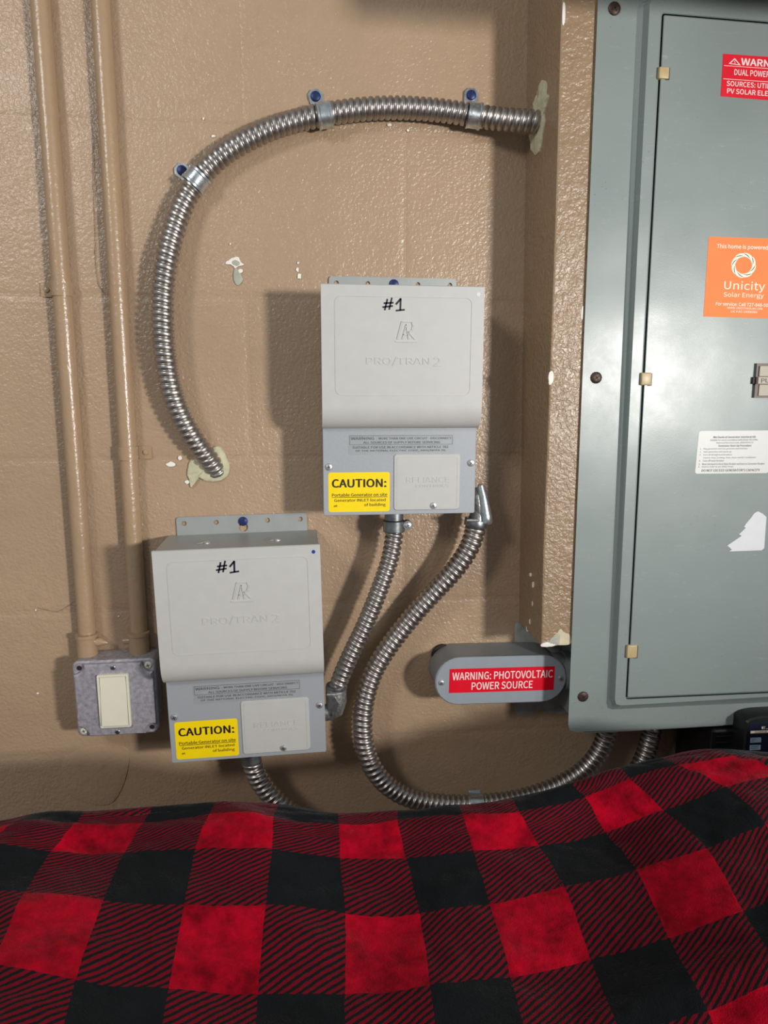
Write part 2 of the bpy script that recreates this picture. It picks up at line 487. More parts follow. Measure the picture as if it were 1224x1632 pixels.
# concrete blocks, each its own piece, faces a hair proud of the painted joints
BW, BH = 0.4064, 0.2032
z_course = -0.0885
def block_mesh(w, h):
    b = bmesh.new(); rg = []
    for ins, y in ((0, 0.002), (0, 0.00055), (0.0028, 0.00022), (0.007, 0.0)):
        rg.append([b.verts.new((x, y, z)) for x, z in rrect(-w/2+ins, w/2-ins, -h/2+ins, h/2-ins, 0.007-ins*0.9, 3)])
    for p, q in zip(rg, rg[1:]):
        for i in range(len(p)): b.faces.new((p[i], p[(i+1) % len(p)], q[(i+1) % len(p)], q[i]))
    b.faces.new(rg[-1])
    bmesh.ops.recalc_face_normals(b, faces=b.faces[:])
    me = bpy.data.meshes.new('block'); b.to_mesh(me); b.free(); me.materials.append(M['wall_paint']); return me
mb = block_mesh(BW-0.004, BH-0.004)
xh = P(643, 880).x
rnd = random.Random(5)
for r in range(-7, 5):
    zc = z_course-BH/2+r*BH
    off = 0.0 if (r % 2 == 0) else BW/2
    for c in range(-4, 5):
        xc = xh+off+c*BW+BW/2-BW
        if xc-BW/2 < -1.6 or xc+BW/2 > 1.7 or zc+BH/2 > ZT or zc-BH/2 < ZB: continue
        if xc-BW/2 > x_corner_t.x+0.02 and zc > zb: continue
        o = bpy.data.objects.new('block', mb); scene.collection.objects.link(o); o.parent = wall
        o.location = (xc, -rnd.uniform(0, 0.00018), zc)
        o.rotation_euler = (0, rnd.uniform(-0.0008, 0.0008), 0)
# furred-out wall on the right that carries the panel
def lerp_z(a, b, z):
    t = (z-a.z)/(b.z-a.z); return a.x+(b.x-a.x)*t
b = bmesh.new()
sec = []
zs = [ZT, 0.6, 0.4, 0.2, 0.0, -0.2, zb]
for i, z in enumerate(zs):
    xa, xf = lerp_z(x_corner_t, x_corner_b, z), lerp_z(f_top, f_bot, z)
    w = 0.0008*math.sin(i*2.3)
    row = [b.verts.new((xa, 0.003, z)), b.verts.new((xf+w, -DF+0.0025, z)), b.verts.new((xf+w+0.0007, -DF+0.0007, z)), b.verts.new((xf+w+0.0025, -DF, z)), b.verts.new((1.75, -DF, z)), b.verts.new((1.75, 0.003, z))]
    sec.append(row)
face_ret = []
for p, q in zip(sec, sec[1:]):
    for k in range(6):
        fc = b.faces.new((p[k], p[(k+1) % 6], q[(k+1) % 6], q[k])); face_ret.append((k, fc))
b.faces.new(sec[0]); b.faces.new(sec[-1][::-1])
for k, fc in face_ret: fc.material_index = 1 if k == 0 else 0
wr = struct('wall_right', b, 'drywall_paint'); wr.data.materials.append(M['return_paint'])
# torn lower edge, bare block, chips and cracks
blob([(821, 995), (836, 1000), (855, 1016), (905, 1030), (925, 1060), (915, 1128), (880, 1139), (862, 1131), (838, 1142), (820, 1130), (822, 1060)], 0.0012, 0.0004, 'bare_patch', 'bare_block', wall, 3, 0.0005)
blob([(877, 1026), (880, 1016), (887, 1010), (893, 1002), (900, 1008), (908, 1012), (910, 1026), (893, 1028)], DF, 0.0006, 'paint_chip', 'torn_paper', wr, 4, 0.0004)
blob([(874, 1028), (877, 1018), (884, 1013), (892, 1010), (891, 1027)], DF, 0.0011, 'paint_chip', 'chip_grey', wr, 41, 0.0004)
blob([(862, 1027), (872, 1023), (886, 1026), (880, 1030), (864, 1031)], DF, 0.0012, 'paint_chip', 'chip_white', wr, 5, 0.0003)
blob([(875, 594), (881, 592), (882, 606), (876, 614), (874, 606)], DF, 0.0005, 'paint_chip', 'chip_white', wr, 6, 0.0002)
blob([(927, 490), (930, 489), (929, 508), (926, 507)], DF, 0.0005, 'paint_chip', 'chip_white', wr, 7, 0.0001)
blob([(897, 6), (901, 8), (900, 36), (896, 38)], DF, 0.0005, 'paint_chip', 'chip_white', wr, 71, 0.0001)
def chip(x, y, rx, ry, seed, mat='chip_white', th=0.0006):
    rr = random.Random(seed); n = 8
    blob([(x+rx*math.cos(2*math.pi*i/n)*rr.uniform(0.7, 1.2), y+ry*math.sin(2*math.pi*i/n)*rr.uniform(0.7, 1.2)) for i in range(n)],
         0.0012, th, 'paint_chip', mat, wall, seed, 0.0002)
chip(272, 740, 8, 4, 11); chip(287, 730, 3.5, 4, 12); chip(474, 430, 2.5, 4, 13); chip(477, 440, 3.5, 5, 14)
chip(340, 217, 3, 2.5, 15); chip(324, 189, 1.8, 2.5, 16); chip(620, 199, 4, 2.5, 17); chip(367, 389, 1.6, 1.8, 18); chip(298, 768, 5, 3, 19)
chip(475, 419, 1.5, 2, 20); chip(57, 972, 1.6, 1.4, 21); chip(60, 1105, 2, 1.4, 22); chip(189, 982, 1.4, 1.4, 23); chip(650, 208, 2.5, 2, 24)
chip(383, 432, 4.5, 3.5, 25)
blob([(359, 420), (366, 413), (379, 409), (384, 418), (390, 422), (380, 424), (375, 428), (370, 423)], 0.0012, 0.0006, 'paint_chip', 'chip_white', wall, 26, 0.0004)
blob([(369, 419), (374, 414), (381, 417), (382, 422), (376, 424)], 0.0014, 0.0009, 'putty_patch', 'chip_grey', wall, 27, 0.0002)
blob([(374, 428), (380, 430), (385, 440), (387, 447), (379, 455), (373, 448), (372, 440)], 0.0012, 0.0007, 'putty_patch', 'chip_grey', wall, 28, 0.0002)
for cx, cy, rx, ry, s in ((846, 916, 3, 3, 31), (850, 932, 2.5, 5, 32), (846, 991, 4, 5, 33), (841, 1002, 3.5, 5, 34), (849, 962, 1.5, 4, 35)):
    ft = (cx-828)/34.0
    w0 = lambda x, y, c=ft: P(x, y, DF*min(0.98, max(0.02, c)))
    q = w0(cx, cy)
    base = [Vector((q.x+(math.cos(a)*rx/1180)*0.34, q.y-(math.cos(a)*rx/1180)*0.9, q.z+math.sin(a)*ry/1180)) for a in [k*math.pi/4 for k in range(8)]]
    bmx = bmesh.new(); vs = [bmx.verts.new(p+Vector((-0.0006, 0.0, 0))) for p in base]; vs2 = [bmx.verts.new(p+Vector((0.0008, 0.0, 0))) for p in base]
    bmx.faces.new(vs); bmx.faces.new(vs2[::-1])
    for i in range(8): bmx.faces.new((vs[i], vs[(i+1) % 8], vs2[(i+1) % 8], vs2[i]))
    obj('paint_chip', bmx, 'chip_white', wr)
def crack(pts, w):
    b = bmesh.new(); q = catmull([P(x, y, 0.0016) for x, y in pts], 6)
    for i, p in enumerate(q): p.x += 0.0012*noise.noise(p*140); p.z += 0.0012*noise.noise(p*150+Vector((9, 0, 0)))
    tube(q, [w*(0.5+0.6*abs(noise.noise(p*90))) for p in q], 6, b); obj('crack', b, 'crack', wall)
crack([(148, 215), (149, 300), (152, 380), (154, 440), (164, 466)], 0.0004)
crack([(122, 956), (108, 966), (90, 975), (60, 969)], 0.0003)
blob([(105, 1205), (150, 1188), (203, 1192), (203, 1235), (182, 1278), (150, 1283), (112, 1268), (98, 1235)], 0.0, 0.0022, 'plaster_patch', 'wall_paint', wall, 8, 0.0)

# unseen shelf added above the frame, its lip shaped to shade the wall top
sh = thing('unseen_shade_shelf', 'unseen wooden shelf added above the electrical panel to shade the wall top', 'shelf', (0.6, -0.2, 0.52))
obj('board', box_bm(0.266, 1.3, -0.30, -DF, 0.56, 0.58, 0.002), 'painted_wood', sh)
obj('shade_lip', box_bm(0.266, 1.3, -0.318, -0.30, 0.382, 0.58, 0.002), 'painted_wood', sh)

# ------------------------------------------------------------------ painted rigid conduits
PR = 0.0112
sw_top = P(140, 1040, 0.02).z
def emt(name, x, ztop, zbot, label, zjoint):
    t = thing(name, label, 'conduit', (x, -PR-0.002, zbot), 0, 'painted conduits running up the wall')
    obj('pipe', tube([(x, -PR+0.0015, zbot+0.02), (x, -PR+0.0015, ztop)], PR, 28), 'pipe_paint', t, smooth=True)
    b = tube([(x, -PR-0.003, zbot-0.002), (x, -PR-0.003, zbot+0.028)], PR+0.0018, 28)
    tube([(x, -PR-0.003, zbot+0.026), (x, -PR-0.003, zbot+0.030)], PR+0.003, 28, b)
    obj('connector', b, 'pipe_paint', t, smooth=True)
    return t
x1 = P(139.5, 1030, 0.0132).x; x2 = P(222, 1030, 0.0132).x
t1 = emt('rigid_conduit', x1, ZT-0.02, sw_top-0.006, 'tan painted metal conduit on the far left, strapped about a third of the way down', 0)
s1 = obj('set_screw', tube([(x1+PR, -0.016, sw_top+0.013), (x1+PR+0.006, -0.016, sw_top+0.013), (x1+PR+0.016, -0.016, sw_top+0.011)], [0.0055, 0.006, 0.0015], 12), 'pipe_paint', t1, smooth=True)
t2 = emt('rigid_conduit', x2, ZT-0.02, sw_top-0.006, 'tan painted metal conduit nearer the lower grey box, strapped beside the round putty patch', 0)
obj('set_screw', tube([(x2-PR, -0.016, sw_top+0.013), (x2-PR-0.008, -0.016, sw_top+0.013)], [0.005, 0.004], 12), 'pipe_paint', t2, smooth=True)
def painted_strap(x, z, side, label):
    t = thing('pipe_strap', label, 'pipe strap', (x, -0.001, z), 0, 'painted straps on the rigid conduits')
    b = bmesh.new(); n = 18; w = 0.0085; R0 = PR+0.0003; R1 = PR+0.0016
    rows = []
    for i in range(n+1):
        a = math.pi*i/n
        for zz in (z-w, z+w): pass
        rows.append([b.verts.new((x+R*math.cos(a), -PR+0.0015-R*math.sin(a), zz)) for R, zz in ((R0, z-w), (R1, z-w), (R1, z+w), (R0, z+w))])
    for p, q in zip(rows, rows[1:]):
        for k in range(4): b.faces.new((p[k], p[(k+1) % 4], q[(k+1) % 4], q[k]))
    b.faces.new(rows[0]); b.faces.new(rows[-1][::-1])
    obj('band', b, 'pipe_paint', t, smooth=True)
    xa = x+side*(PR); xb = x+side*(PR+0.0165)
    obj('tab', plate([rrect(min(xa, xb), max(xa, xb), z-w, z+w, 0.002)], 0.0005, 0.0022, 0.0003), 'pipe_paint', t)
    b = bmesh.new(); screw_head(b, (x+side*(PR+0.009), -0.0022, z), 0.0036, 0.0018); obj('screw', b, 'pipe_paint', t, smooth=True)
painted_strap(x1, P(95, 461, 0.01).z, -1, 'painted one-hole strap on the far left conduit, its tab to the left')
painted_strap(x2, P(210, 722, 0.01).z, 1, 'painted one-hole strap on the right-hand painted conduit, its tab to the right')

# ------------------------------------------------------------------ flexible metal conduits
def pxd(l): return [P(x, y, d) for x, y, d in l]
FR = 0.0132
A = pxd([(864, 195, .045), (850, 194, .044), (800, 190, .034), (755, 184, .022), (700, 176, .016), (640, 172, .0148), (580, 174, .0145), (516, 183, .0145), (460, 196, .0145), (410, 215, .0145),
         (365, 240, .0145), (335, 264, .0145), (310, 294, .0148), (290, 330, .017), (275, 375, .021), (265, 420, .026), (260, 470, .026), (260, 520, .028), (264, 570, .028), (273, 620, .026), (288, 662, .023), (309, 700, .018), (331, 730, .008), (347, 752, -.006)])
tag(obj('flexible_conduit', flex_mesh(A, FR), 'galvanised'), 'flexible metal conduit arching from the wall corner down to the round putty patch', 'conduit')
B = pxd([(629, 843, .045), (627, 862, .045), (621, 892, .046), (610, 925, .048), (596, 962, .050), (580, 1000, .050), (563, 1035, .050), (548, 1068, .050), (537, 1098, .050)])
tag(obj('flexible_conduit', flex_mesh(B, 0.0118, pitch=0.0074), 'galvanised'), 'short flexible metal conduit from under the upper grey box to the lower box side', 'conduit')
Cc = pxd([(758, 835, .045), (756, 850, .045), (745, 878, .044), (722, 911, .040), (690, 946, .034), (655, 985, .030), (620, 1030, .030), (597, 1068, .032), (583, 1110, .036), (578, 1150, .04), (582, 1192, .044), (598, 1230, .048),
          (626, 1258, .05), (665, 1275, .052), (715, 1282, .053), (770, 1281, .054), (825, 1274, .055), (880, 1257, .056), (925, 1232, .057), (952, 1203, .057), (966, 1172, .056), (971, 1147, .056)])
tag(obj('flexible_conduit', flex_mesh(Cc, 0.0135), 'galvanised'), 'long flexible metal conduit looping from the upper box down and across to the panel bottom', 'conduit')
Dd = pxd([(399, 1200, .05), (402, 1216, .05), (411, 1240, .05), (430, 1266, .052), (460, 1292, .056), (520, 1330, .06), (620, 1365, .066), (740, 1378, .07), (860, 1360, .072), (945, 1312, .07), (1000, 1252, .062), (1025, 1210, .057), (1037, 1172, .056), (1041, 1147, .056)])
tag(obj('flexible_conduit', flex_mesh(Dd, 0.0132), 'galvanised'), 'flexible metal conduit leaving the lower grey box bottom and dipping behind the plaid blanket', 'conduit')

def strap(cpx, tpx, tang, d, label, twist=0):
    """zinc one-hole strap round a flexible conduit; cpx conduit centre, tpx tab screw, tang = conduit direction"""
    c = P(*cpx, d); s = P(*tpx, 0.003)
    t = Vector((tang[0], 0, tang[1])).normalized(); s.y = -0.003
    o2 = Vector((s.x-c.x, 0, s.z-c.z)); o2 = (o2-t*o2.dot(t)).normalized()
    out = Vector((0, -1, 0))
    T = thing('conduit_strap', label, 'conduit strap', (c.x, -0.001, c.z), 0, 'zinc straps holding the arched conduit')
    b = bmesh.new(); w = 0.0088; R0, R1 = FR+0.0003, FR+0.0015
    rows = []
    for i in range(25):
        a = math.radians(-18+230*i/24)
        prof = [(R0, -w), (R1+0.0008, -w), (R1+0.0008, -w*0.72), (R1, -w*0.6), (R1, w*0.6), (R1+0.0008, w*0.72), (R1+0.0008, w), (R0, w)]
        rows.append([b.verts.new(c+(o2*math.cos(a)+out*math.sin(a))*R+t*q) for R, q in prof])
    for p, q in zip(rows, rows[1:]):
        for k in range(8): b.faces.new((p[k], p[(k+1) % 8], q[(k+1) % 8], q[k]))
    b.faces.new(rows[0]); b.faces.new(rows[-1][::-1])
    obj('band', b, 'zinc', T, smooth=True)
    # tab: runs from the band out to the screw, clipped corners
    base = Vector((c.x, 0, c.z)); L0 = FR*0.82; Ls = (Vector((s.x, 0, s.z))-base).dot(o2); shift = (Vector((s.x, 0, s.z))-base).dot(t)
    L1 = Ls+0.0085
    pl = [(L0, -w+shift*0.4), (Ls, -w+shift), (Ls+0.004, -w+shift), (L1, -w*0.45+shift), (L1, w*0.45+shift), (Ls+0.004, w+shift), (Ls, w+shift), (L0, w+shift*0.4)]
    b = bmesh.new()
    f1 = [b.verts.new(base+o2*l+t*q+Vector((0, -0.0032, 0))) for l, q in pl]; f0 = [b.verts.new(base+o2*l+t*q+Vector((0, -0.0012, 0))) for l, q in pl]
    b.faces.new(f1); b.faces.new(f0[::-1])
    for i in range(8): b.faces.new((f0[i], f0[(i+1) % 8], f1[(i+1) % 8], f1[i]))
    obj('tab', b, 'zinc', T)
    phillips('screw', (s.x, -0.0032, s.z), 0.0062, 0.0032, 'blue_screw', T, cross=False, ang=1.3)
strap((313, 286), (290, 272), (0.74, 0.86), .018, 'zinc conduit strap at the upper left bend of the arched conduit, tab to its left')
strap((517, 184), (503, 154), (1, 0.18), .018, 'zinc conduit strap in the middle of the arched conduit, tab pointing up')
strap((755, 184), (751, 152), (1, -0.10), .022, 'zinc conduit strap nearest the wall corner, tab pointing up')
# hidden-side strap on the bottom loop
cs = thing('conduit_coupling', 'small zinc strap round the bottom of the long looping conduit', 'conduit strap', tuple(P(757, 1281, .05)))
pc = [P(x, 1281.5, .054) for x in (747, 768)]
b = tube([pc[0], pc[1]], 0.0148, 24)
obj('band', b, 'zinc', cs, smooth=True)
obj('ear', plate([rrect(pc[0].x+0.001, pc[1].x-0.001, pc[0].z+0.010, pc[0].z+0.0170, 0.002)], 0.045, 0.049, 0.0003), 'zinc', cs)

# putty patches
tag(blob([(300, 745), (303, 733), (312, 731), (330, 724), (341, 712), (352, 713), (360, 725), (366, 742), (364, 756), (356, 764), (340, 768), (325, 766), (314, 760), (309, 766), (304, 778), (301, 764), (298, 755)], 0.0012, 0.0032, 'putty_patch', 'putty', None, 51, 0.0004),
    'pale putty smeared round the hole where the arched conduit enters the wall', 'putty')
def ret_map(x, y):
    xa = 841-14*y/1003.; xf = 896-34.5*y/1028.
    f = (x-xa)/(xf-xa); return P(x, y, DF*f)
tag(blob([(864, 128), (871, 127), (874, 134), (873, 148), (877, 152), (874, 168), (870, 182), (871, 195), (867, 215), (864, 238), (860, 246), (854, 249), (850, 240), (848, 228), (846, 220), (848, 208), (850, 196), (852, 180), (853, 166), (857, 152), (862, 146)], 0, 0.0045, 'putty_patch', 'putty', None, 52, 0.0005, mapf=ret_map),
    'pale putty daubed in the wall corner round the upper conduit end', 'putty')

# ------------------------------------------------------------------ two transfer switch boxes
def switch_box(name, pTL, pTR, pBL, pBR, label, rot, blue, connect):
    d1 = 0.098
    tl, tr = P(*pTL, d1), P(*pTR, d1)
    W = 0.1925; S = (tr-tl).length/W; 
    d1 *= S
    org = (tl+tr)/2; org.y = 0
    ang = -math.atan2(tr.z-tl.z, tr.x-tl.x)*0.85
    T = thing(name, label, 'transfer switch', org, ang, 'generator transfer switch boxes')
    W *= S; H = 0.2745*S; HC = 0.1665*S; HF = 0.138*S; d2 = 0.0765*S
    L = lambda x, z, d: Vector((x, -d, z))
    ux = lambda u: -W/2+W*u
    def extr(prof, xa, xb, bev=0):
        b = bmesh.new()
        a = [b.verts.new((xa, -d, z)) for z, d in prof]; c = [b.verts.new((xb, -d, z)) for z, d in prof]; n = len(prof)
        b.faces.new(a); b.faces.new(c[::-1])
        for i in range(n): b.faces.new((a[i], a[(i+1) % n], c[(i+1) % n], c[i]))
        if bev: bmesh.ops.bevel(b, geom=b.edges[:], offset=bev, segments=2, affect='EDGES')
        return b
    # steel back box
    obj('enclosure', extr([(0, 0.0015), (0, d1-0.004), (-HF, d1-0.004), (-HC, d2-0.003), (-H, d2-0.003), (-H, 0.0015)], ux(0)+0.0012, ux(1)-0.0012, 0.0006), 'box_steel', T, local=True)
    # lower front plate
    obj('front_plate', plate([rrect(ux(0), ux(1), -H-0.0005, -HC+0.006, 0.0022)], d2-0.0032, d2, 0.0006, mapf=L), 'plate_grey', T, local=True)
    # plastic cover, flat then rolling back to the plate
    prof_o = [(0.0008, d1-0.006), (0.0012, d1-0.0015), (0.0002, d1)]
    n = 9
    for i in range(n+1):
        a = math.pi/2*i/n
        prof_o.append((-HF-(HC-HF)*math.sin(a), d1-(d1-d2-0.0015)*(1-math.cos(a))))
    prof_i = [(z+(0.0016 if i > 4 else 0.0), d-0.0026) for i, (z, d) in enumerate(prof_o[2:])][::-1]
    prof_i = [(min(z, -0.001), d) for z, d in prof_i]
    cov = obj('cover', extr(prof_o+[(-HC, d2-0.0005)]+prof_i+[(-0.001, d1-0.006)], ux(0)-0.0006, ux(1)+0.0006), 'cover_plastic', T, local=True, smooth=True)
    for sx in (0, 1):
        xa = ux(sx)+(-0.0006 if sx == 0 else -0.0012)
        obj('cover_side', extr([(0, d1-0.012), (0, d1-0.0005), (-HF, d1-0.0005), (-HF-(HC-HF)*0.72, d1-(d1-d2)*0.32), (-HC, d2+0.002), (-HC, d2-0.004), (-HF, d1-0.014)], xa, xa+0.0018), 'cover_plastic', cov, local=True)
    zc = lambda px: -(px-455)/1350.*S
    # raised outline panel
    o_, i_ = rrect(ux(.078), ux(.927), zc(626), zc(471), 0.008, 6), rrect(ux(.078)+0.0009, ux(.927)-0.0009, zc(626)+0.0009, zc(471)-0.0009, 0.0072, 6)
    obj('embossed_border', plate([o_, i_], d1-0.0006, d1+0.00045, mapf=L), 'cover_plastic', cov, local=True)
    mf = lambda d: (lambda x, z: Vector((x, -d, z)))
    b = bmesh.new()
    text_bm(b, 'PRO/TRAN', (ux(.27), zc(565)), (ux(.665), zc(565)), (ux(.27), zc(579)), 0.0, mf(d1-0.0002), 0.0008)
    text_bm(b, '2', (ux(.69), zc(565)), (ux(.735), zc(565)), (ux(.69), zc(579)), 0.0, mf(d1-0.0002), 0.0008)
    raw_obj('embossed_lettering', b, 'cover_plastic', cov, local=True)
    b = bmesh.new(); sk = 0.0018
    # emblem: leaning frame of an A joined to an R above a base line
    U = lambda px: ux((px-513)/258.)
    def bar(pts, w):
        for p, q in zip(pts, pts[1:]):
            p = Vector((U(p[0]), zc(p[1]))); q = Vector((U(q[0]), zc(q[1]))); t = (q-p).normalized(); nn = Vector((-t.y, t.x))*w/2
            plate([[tuple(x) for x in (p-nn, q-nn, q+nn, p+nn)]], d1-0.0004, d1+0.0010, bm=b)
    bar([(629, 541), (663, 541)], 0.0010); bar([(632, 537), (639, 510), (655, 510), (657, 516), (655, 523), (650, 526), (660, 537)], 0.0012)
    bar([(640, 537), (646, 514), (650, 537)], 0.0010); bar([(641, 530), (649, 530)], 0.0009)
    raw_obj('embossed_emblem', b, 'cover_plastic', cov, local=True)
    # marker writing
    b = bmesh.new(); m = mf(d1+0.00012); mm = lambda x, z: m(U(x), zc(z))
    def mk(pts, w=2.7):
        for p, q in zip(pts, pts[1:]):
            p, q = Vector(p), Vector(q); t = (q-p).normalized(); nn = Vector((-t.y, t.x))*w/2; e = t*w*0.3
            b.faces.new([b.verts.new(mm(*x)) for x in (p-e-nn, q+e-nn, q+e+nn, p-e+nn)])
    mk([(616, 476), (612, 492)]); mk([(623, 474), (619, 491)]); mk([(611, 482), (625, 481)]); mk([(609, 488), (624, 486)])
    mk([(630, 483), (637, 475), (636.5, 492)], 3.0); mk([(630, 493), (643, 491.5)])
    raw_obj('marker_writing', b, 'marker', cov, local=True)
    cxy = (U(500.0+262), zc(466)) if not blue else (ux(.962), zc(465))
    obj('white_dot' if not blue else 'marker_dot', plate([circle(cxy[0], cxy[1], 0.0024, 10)], d1-0.0003, d1+0.00015, mapf=L), 'marker_blue' if blue else 'white_paper', cov, local=True)  # small disc on the cover corner, white on one box, blue on the other
    # labels on the plate
    vz = lambda v: -HC-(H-HC)*v
    lab = obj('warning_label', plate([rrect(ux(.165), ux(.855), vz(.30), vz(.075), 0.0006, 2)], d2-0.0003, d2+0.00015, mapf=L), 'silver_label', T, local=True)
    e = 0.0004
    obj('label_frame', plate([rrect(ux(.172), ux(.842), vz(.19), vz(.085), 0.0003, 2), rrect(ux(.172)+e, ux(.842)-e, vz(.19)+e, vz(.085)-e, 0.0002, 2)], d2, d2+0.0003, mapf=L), 'ink_grey', lab, local=True)
    b = bmesh.new(); m2 = mf(d2+0.0003)
    def tx(s, u0, u1, v0, v1, bold=0.01): text_bm(b, s, (ux(u0), vz(v0)), (ux(u1), vz(v0)), (ux(u0), vz(v1)), bold, m2)
    tx('WARNING', .18, .33, .10, .132); tx('- MORE THAN ONE LIVE CIRCUIT - DISCONNECT', .345, .835, .105, .13); tx('ALL SOURCES OF SUPPLY BEFORE SERVICING', .26, .76, .15, .177)
    tx('SUITABLE FOR USE IN ACCORDANCE WITH ARTICLE 702', .19, .815, .205, .232); tx('OF THE NATIONAL ELECTRIC CODE, ANSI/NFPA 70.', .21, .80, .245, .272)
    raw_obj('printed_text', b, 'ink_grey', lab, local=True)
    lab = obj('caution_label', plate([rrect(ux(.033), ux(.432), vz(.965), vz(.505), 0.003, 4)], d2-0.0003, d2+0.0002, mapf=L), 'yellow_label', T, local=True, label='yellow caution sticker with black lettering')
    b = bmesh.new(); m2 = mf(d2+0.00035)
    tx('CAUTION:', .055, .41, .58, .68, 0.025)
    tx('Portable Generator on site', .055, .415, .745, .785, 0.012); tx('Generator INLET located', .07, .405, .81, .845, 0.012)
    tx('at', .067, .09, .88, .905, 0.012); tx('of building', .265, .405, .865, .91, 0.012)
    b.faces.new([b.verts.new(m2(ux(u), vz(v))) for u, v in ((.055, .791), (.055, .797), (.415, .797), (.415, .791))])
    raw_obj('printed_text', b, 'ink_black', lab, local=True)
    # access cover
    ac = obj('access_cover', plate([rrect(ux(.458), ux(.897), vz(.955), vz(.298), 0.004, 5)], d2-0.0003, d2+0.0016, 0.0008, mapf=L), 'access_plastic', T, local=True, smooth=True)
    q = 0.0035
    obj('cover_rim', plate([rrect(ux(.458)+q, ux(.897)-q, vz(.955)+q, vz(.298)-q, 0.003, 5), rrect(ux(.458)+q+.0006, ux(.897)-q-.0006, vz(.955)+q+.0006, vz(.298)-q-.0006, 0.0026, 5)], d2+0.001, d2+0.00185, mapf=L), 'access_plastic', ac, local=True)
    b = bmesh.new()
    text_bm(b, 'RELIANCE', (ux(.54), vz(.565)), (ux(.825), vz(.565)), (ux(.54), vz(.63)), 0.0, mf(d2+0.0014), 0.0006)
    text_bm(b, 'CONTROLS', (ux(.60), vz(.655)), (ux(.82), vz(.655)), (ux(.60), vz(.685)), 0.0, mf(d2+0.0014), 0.0006)
    raw_obj('embossed_lettering', b, 'access_plastic', ac, local=True)
    phillips('screw', (ux(.72), -d2-0.0016, vz(.905)), 0.0042, 0.0024, 'screw_steel', ac, local=True)
    phillips('screw', (ux(.037), -d2, vz(.44)), 0.0044, 0.0024, 'screw_steel', T, local=True)
    phillips('screw', (ux(.967), -d2, vz(.41)), 0.0044, 0.0024, 'screw_steel', T, local=True, ang=0.9)
    # mounting flange with holes
    z0, z1 = -0.004, 0.0235*S
    holes = [circle(ux(u), z1-0.0085, 0.0033, 12) for u in (.115, .325, .665, .885)]+[circle(ux(.502), z1-0.0165, 0.0062, 16)]
    fl = obj('mounting_flange', plate([rrect(ux(.065), ux(.93), z0, z1, 0.004, 4)]+holes, 0.0012, 0.0030, mapf=L), 'box_steel', T, local=True)
    phillips('mounting_screw', (ux(.502), -0.003, z1-0.0085), 0.0062, 0.0034, 'blue_screw', T, local=True, cross=False, ang=1.1)
    for u in (.30, .74):       # small sheet metal screws in the top face
        b = tube([(ux(u), -0.062, -0.0002), (ux(u), -0.062, 0.0016), (ux(u), -0.062, 0.0026)], [0.0042, 0.0040, 0.002], 10)
        tube([(ux(u)-0.003, -0.060, 0.001), (ux(u)-0.012, -0.068, 0.0012)], [0.0012, 0.0005], 6, b)
        obj('top_screw', b, 'screw_steel', T, local=True, smooth=True)
    return T
T_up = switch_box('transfer_switch', (512, 453), (772, 458), (520, 822), (758, 816), 'upper beige and grey transfer switch box with a flexible conduit off its right side', 0, False, 0)
T_lo = switch_box('transfer_switch', (243, 880), (509, 868), (268, 1217), (512, 1197), 'lower beige and grey transfer switch box beside the light switch, blue dot at its corner', 0, True, 0)

# connectors on the boxes
c1 = thing('straight_connector', 'straight clamp connector under the upper grey box with a screw ear on its right', 'conduit connector', P(628, 822, .045))
zz = lambda y, d=.045: P(628, y, d).z
xc = P(628, 835, .045).x
b = tube([(xc, -.045, zz(815)), (xc, -.045, zz(828))], 0.0125, 24)
obj('throat', b, 'zinc_dark', c1, smooth=True)
b = tube([(xc, -.045, zz(829)), (xc, -.045, zz(830)), (xc, -.045, zz(846)), (xc, -.045, zz(847))], [0.0135, 0.0143, 0.0143, 0.0137], 28)
obj('clamp_ring', b, 'zinc_dark', c1, smooth=True)
e = P(650, 837, .053)
b = tube([(e.x-0.012, e.y+0.006, e.z), (e.x, e.y+0.004, e.z), (e.x+0.0005, e.y+0.004, e.z)], [0.004, 0.005, 0.005], 12)
b2 = plate([circle(e.x, e.z, 0.0062, 18)], .044, .054, 0.0008); merge(b, b2)
obj('clamp_ear', b, 'zinc', c1, smooth=True)
phillips('clamp_screw', (e.x, -.054, e.z), 0.0044, 0.0024, 'screw_steel', c1)

c2 = thing('angle_connector', 'cast right-angle connector on the lower right side of the upper grey box', 'conduit connector', P(768, 800, .045))
def loft_px(l, mat, name, parent, sx=1.0):
    obj(name, tube([P(x, y, d) for x, y, d, r in l], [r for *_, r in l], 22, sx=sx), mat, parent, smooth=True)
loft_px([(763, 772, .047, .0018), (766, 775, .050, .0052), (769, 790, .052, .0064), (772, 808, .053, .0074), (774, 822, .053, .0082), (775, 832, .053, .0086), (775, 835, .053, .0070)], 'zinc', 'outer_shell', c2)
loft_px([(760, 778, .044, .0030), (761, 790, .050, .0052), (763, 806, .051, .0056), (765, 822, .051, .0048)], 'cast_metal', 'saddle', c2)
loft_px([(748, 794, .035, .0120), (760, 797, .037, .0125), (766, 806, .042, .0115), (762, 824, .045, .0120), (759, 836, .045, .0128)], 'cast_metal', 'elbow', c2)
loft_px([(759, 827, .045, .0146), (758.5, 829, .045, .0152), (758, 837, .045, .0152), (757.6, 839, .045, .0146)], 'zinc_dark', 'collar', c2)
loft_px([(744, 829, .060, .0018), (764, 829.5, .062, .0018)], 'screw_steel', 'clamp_bolt', c2)

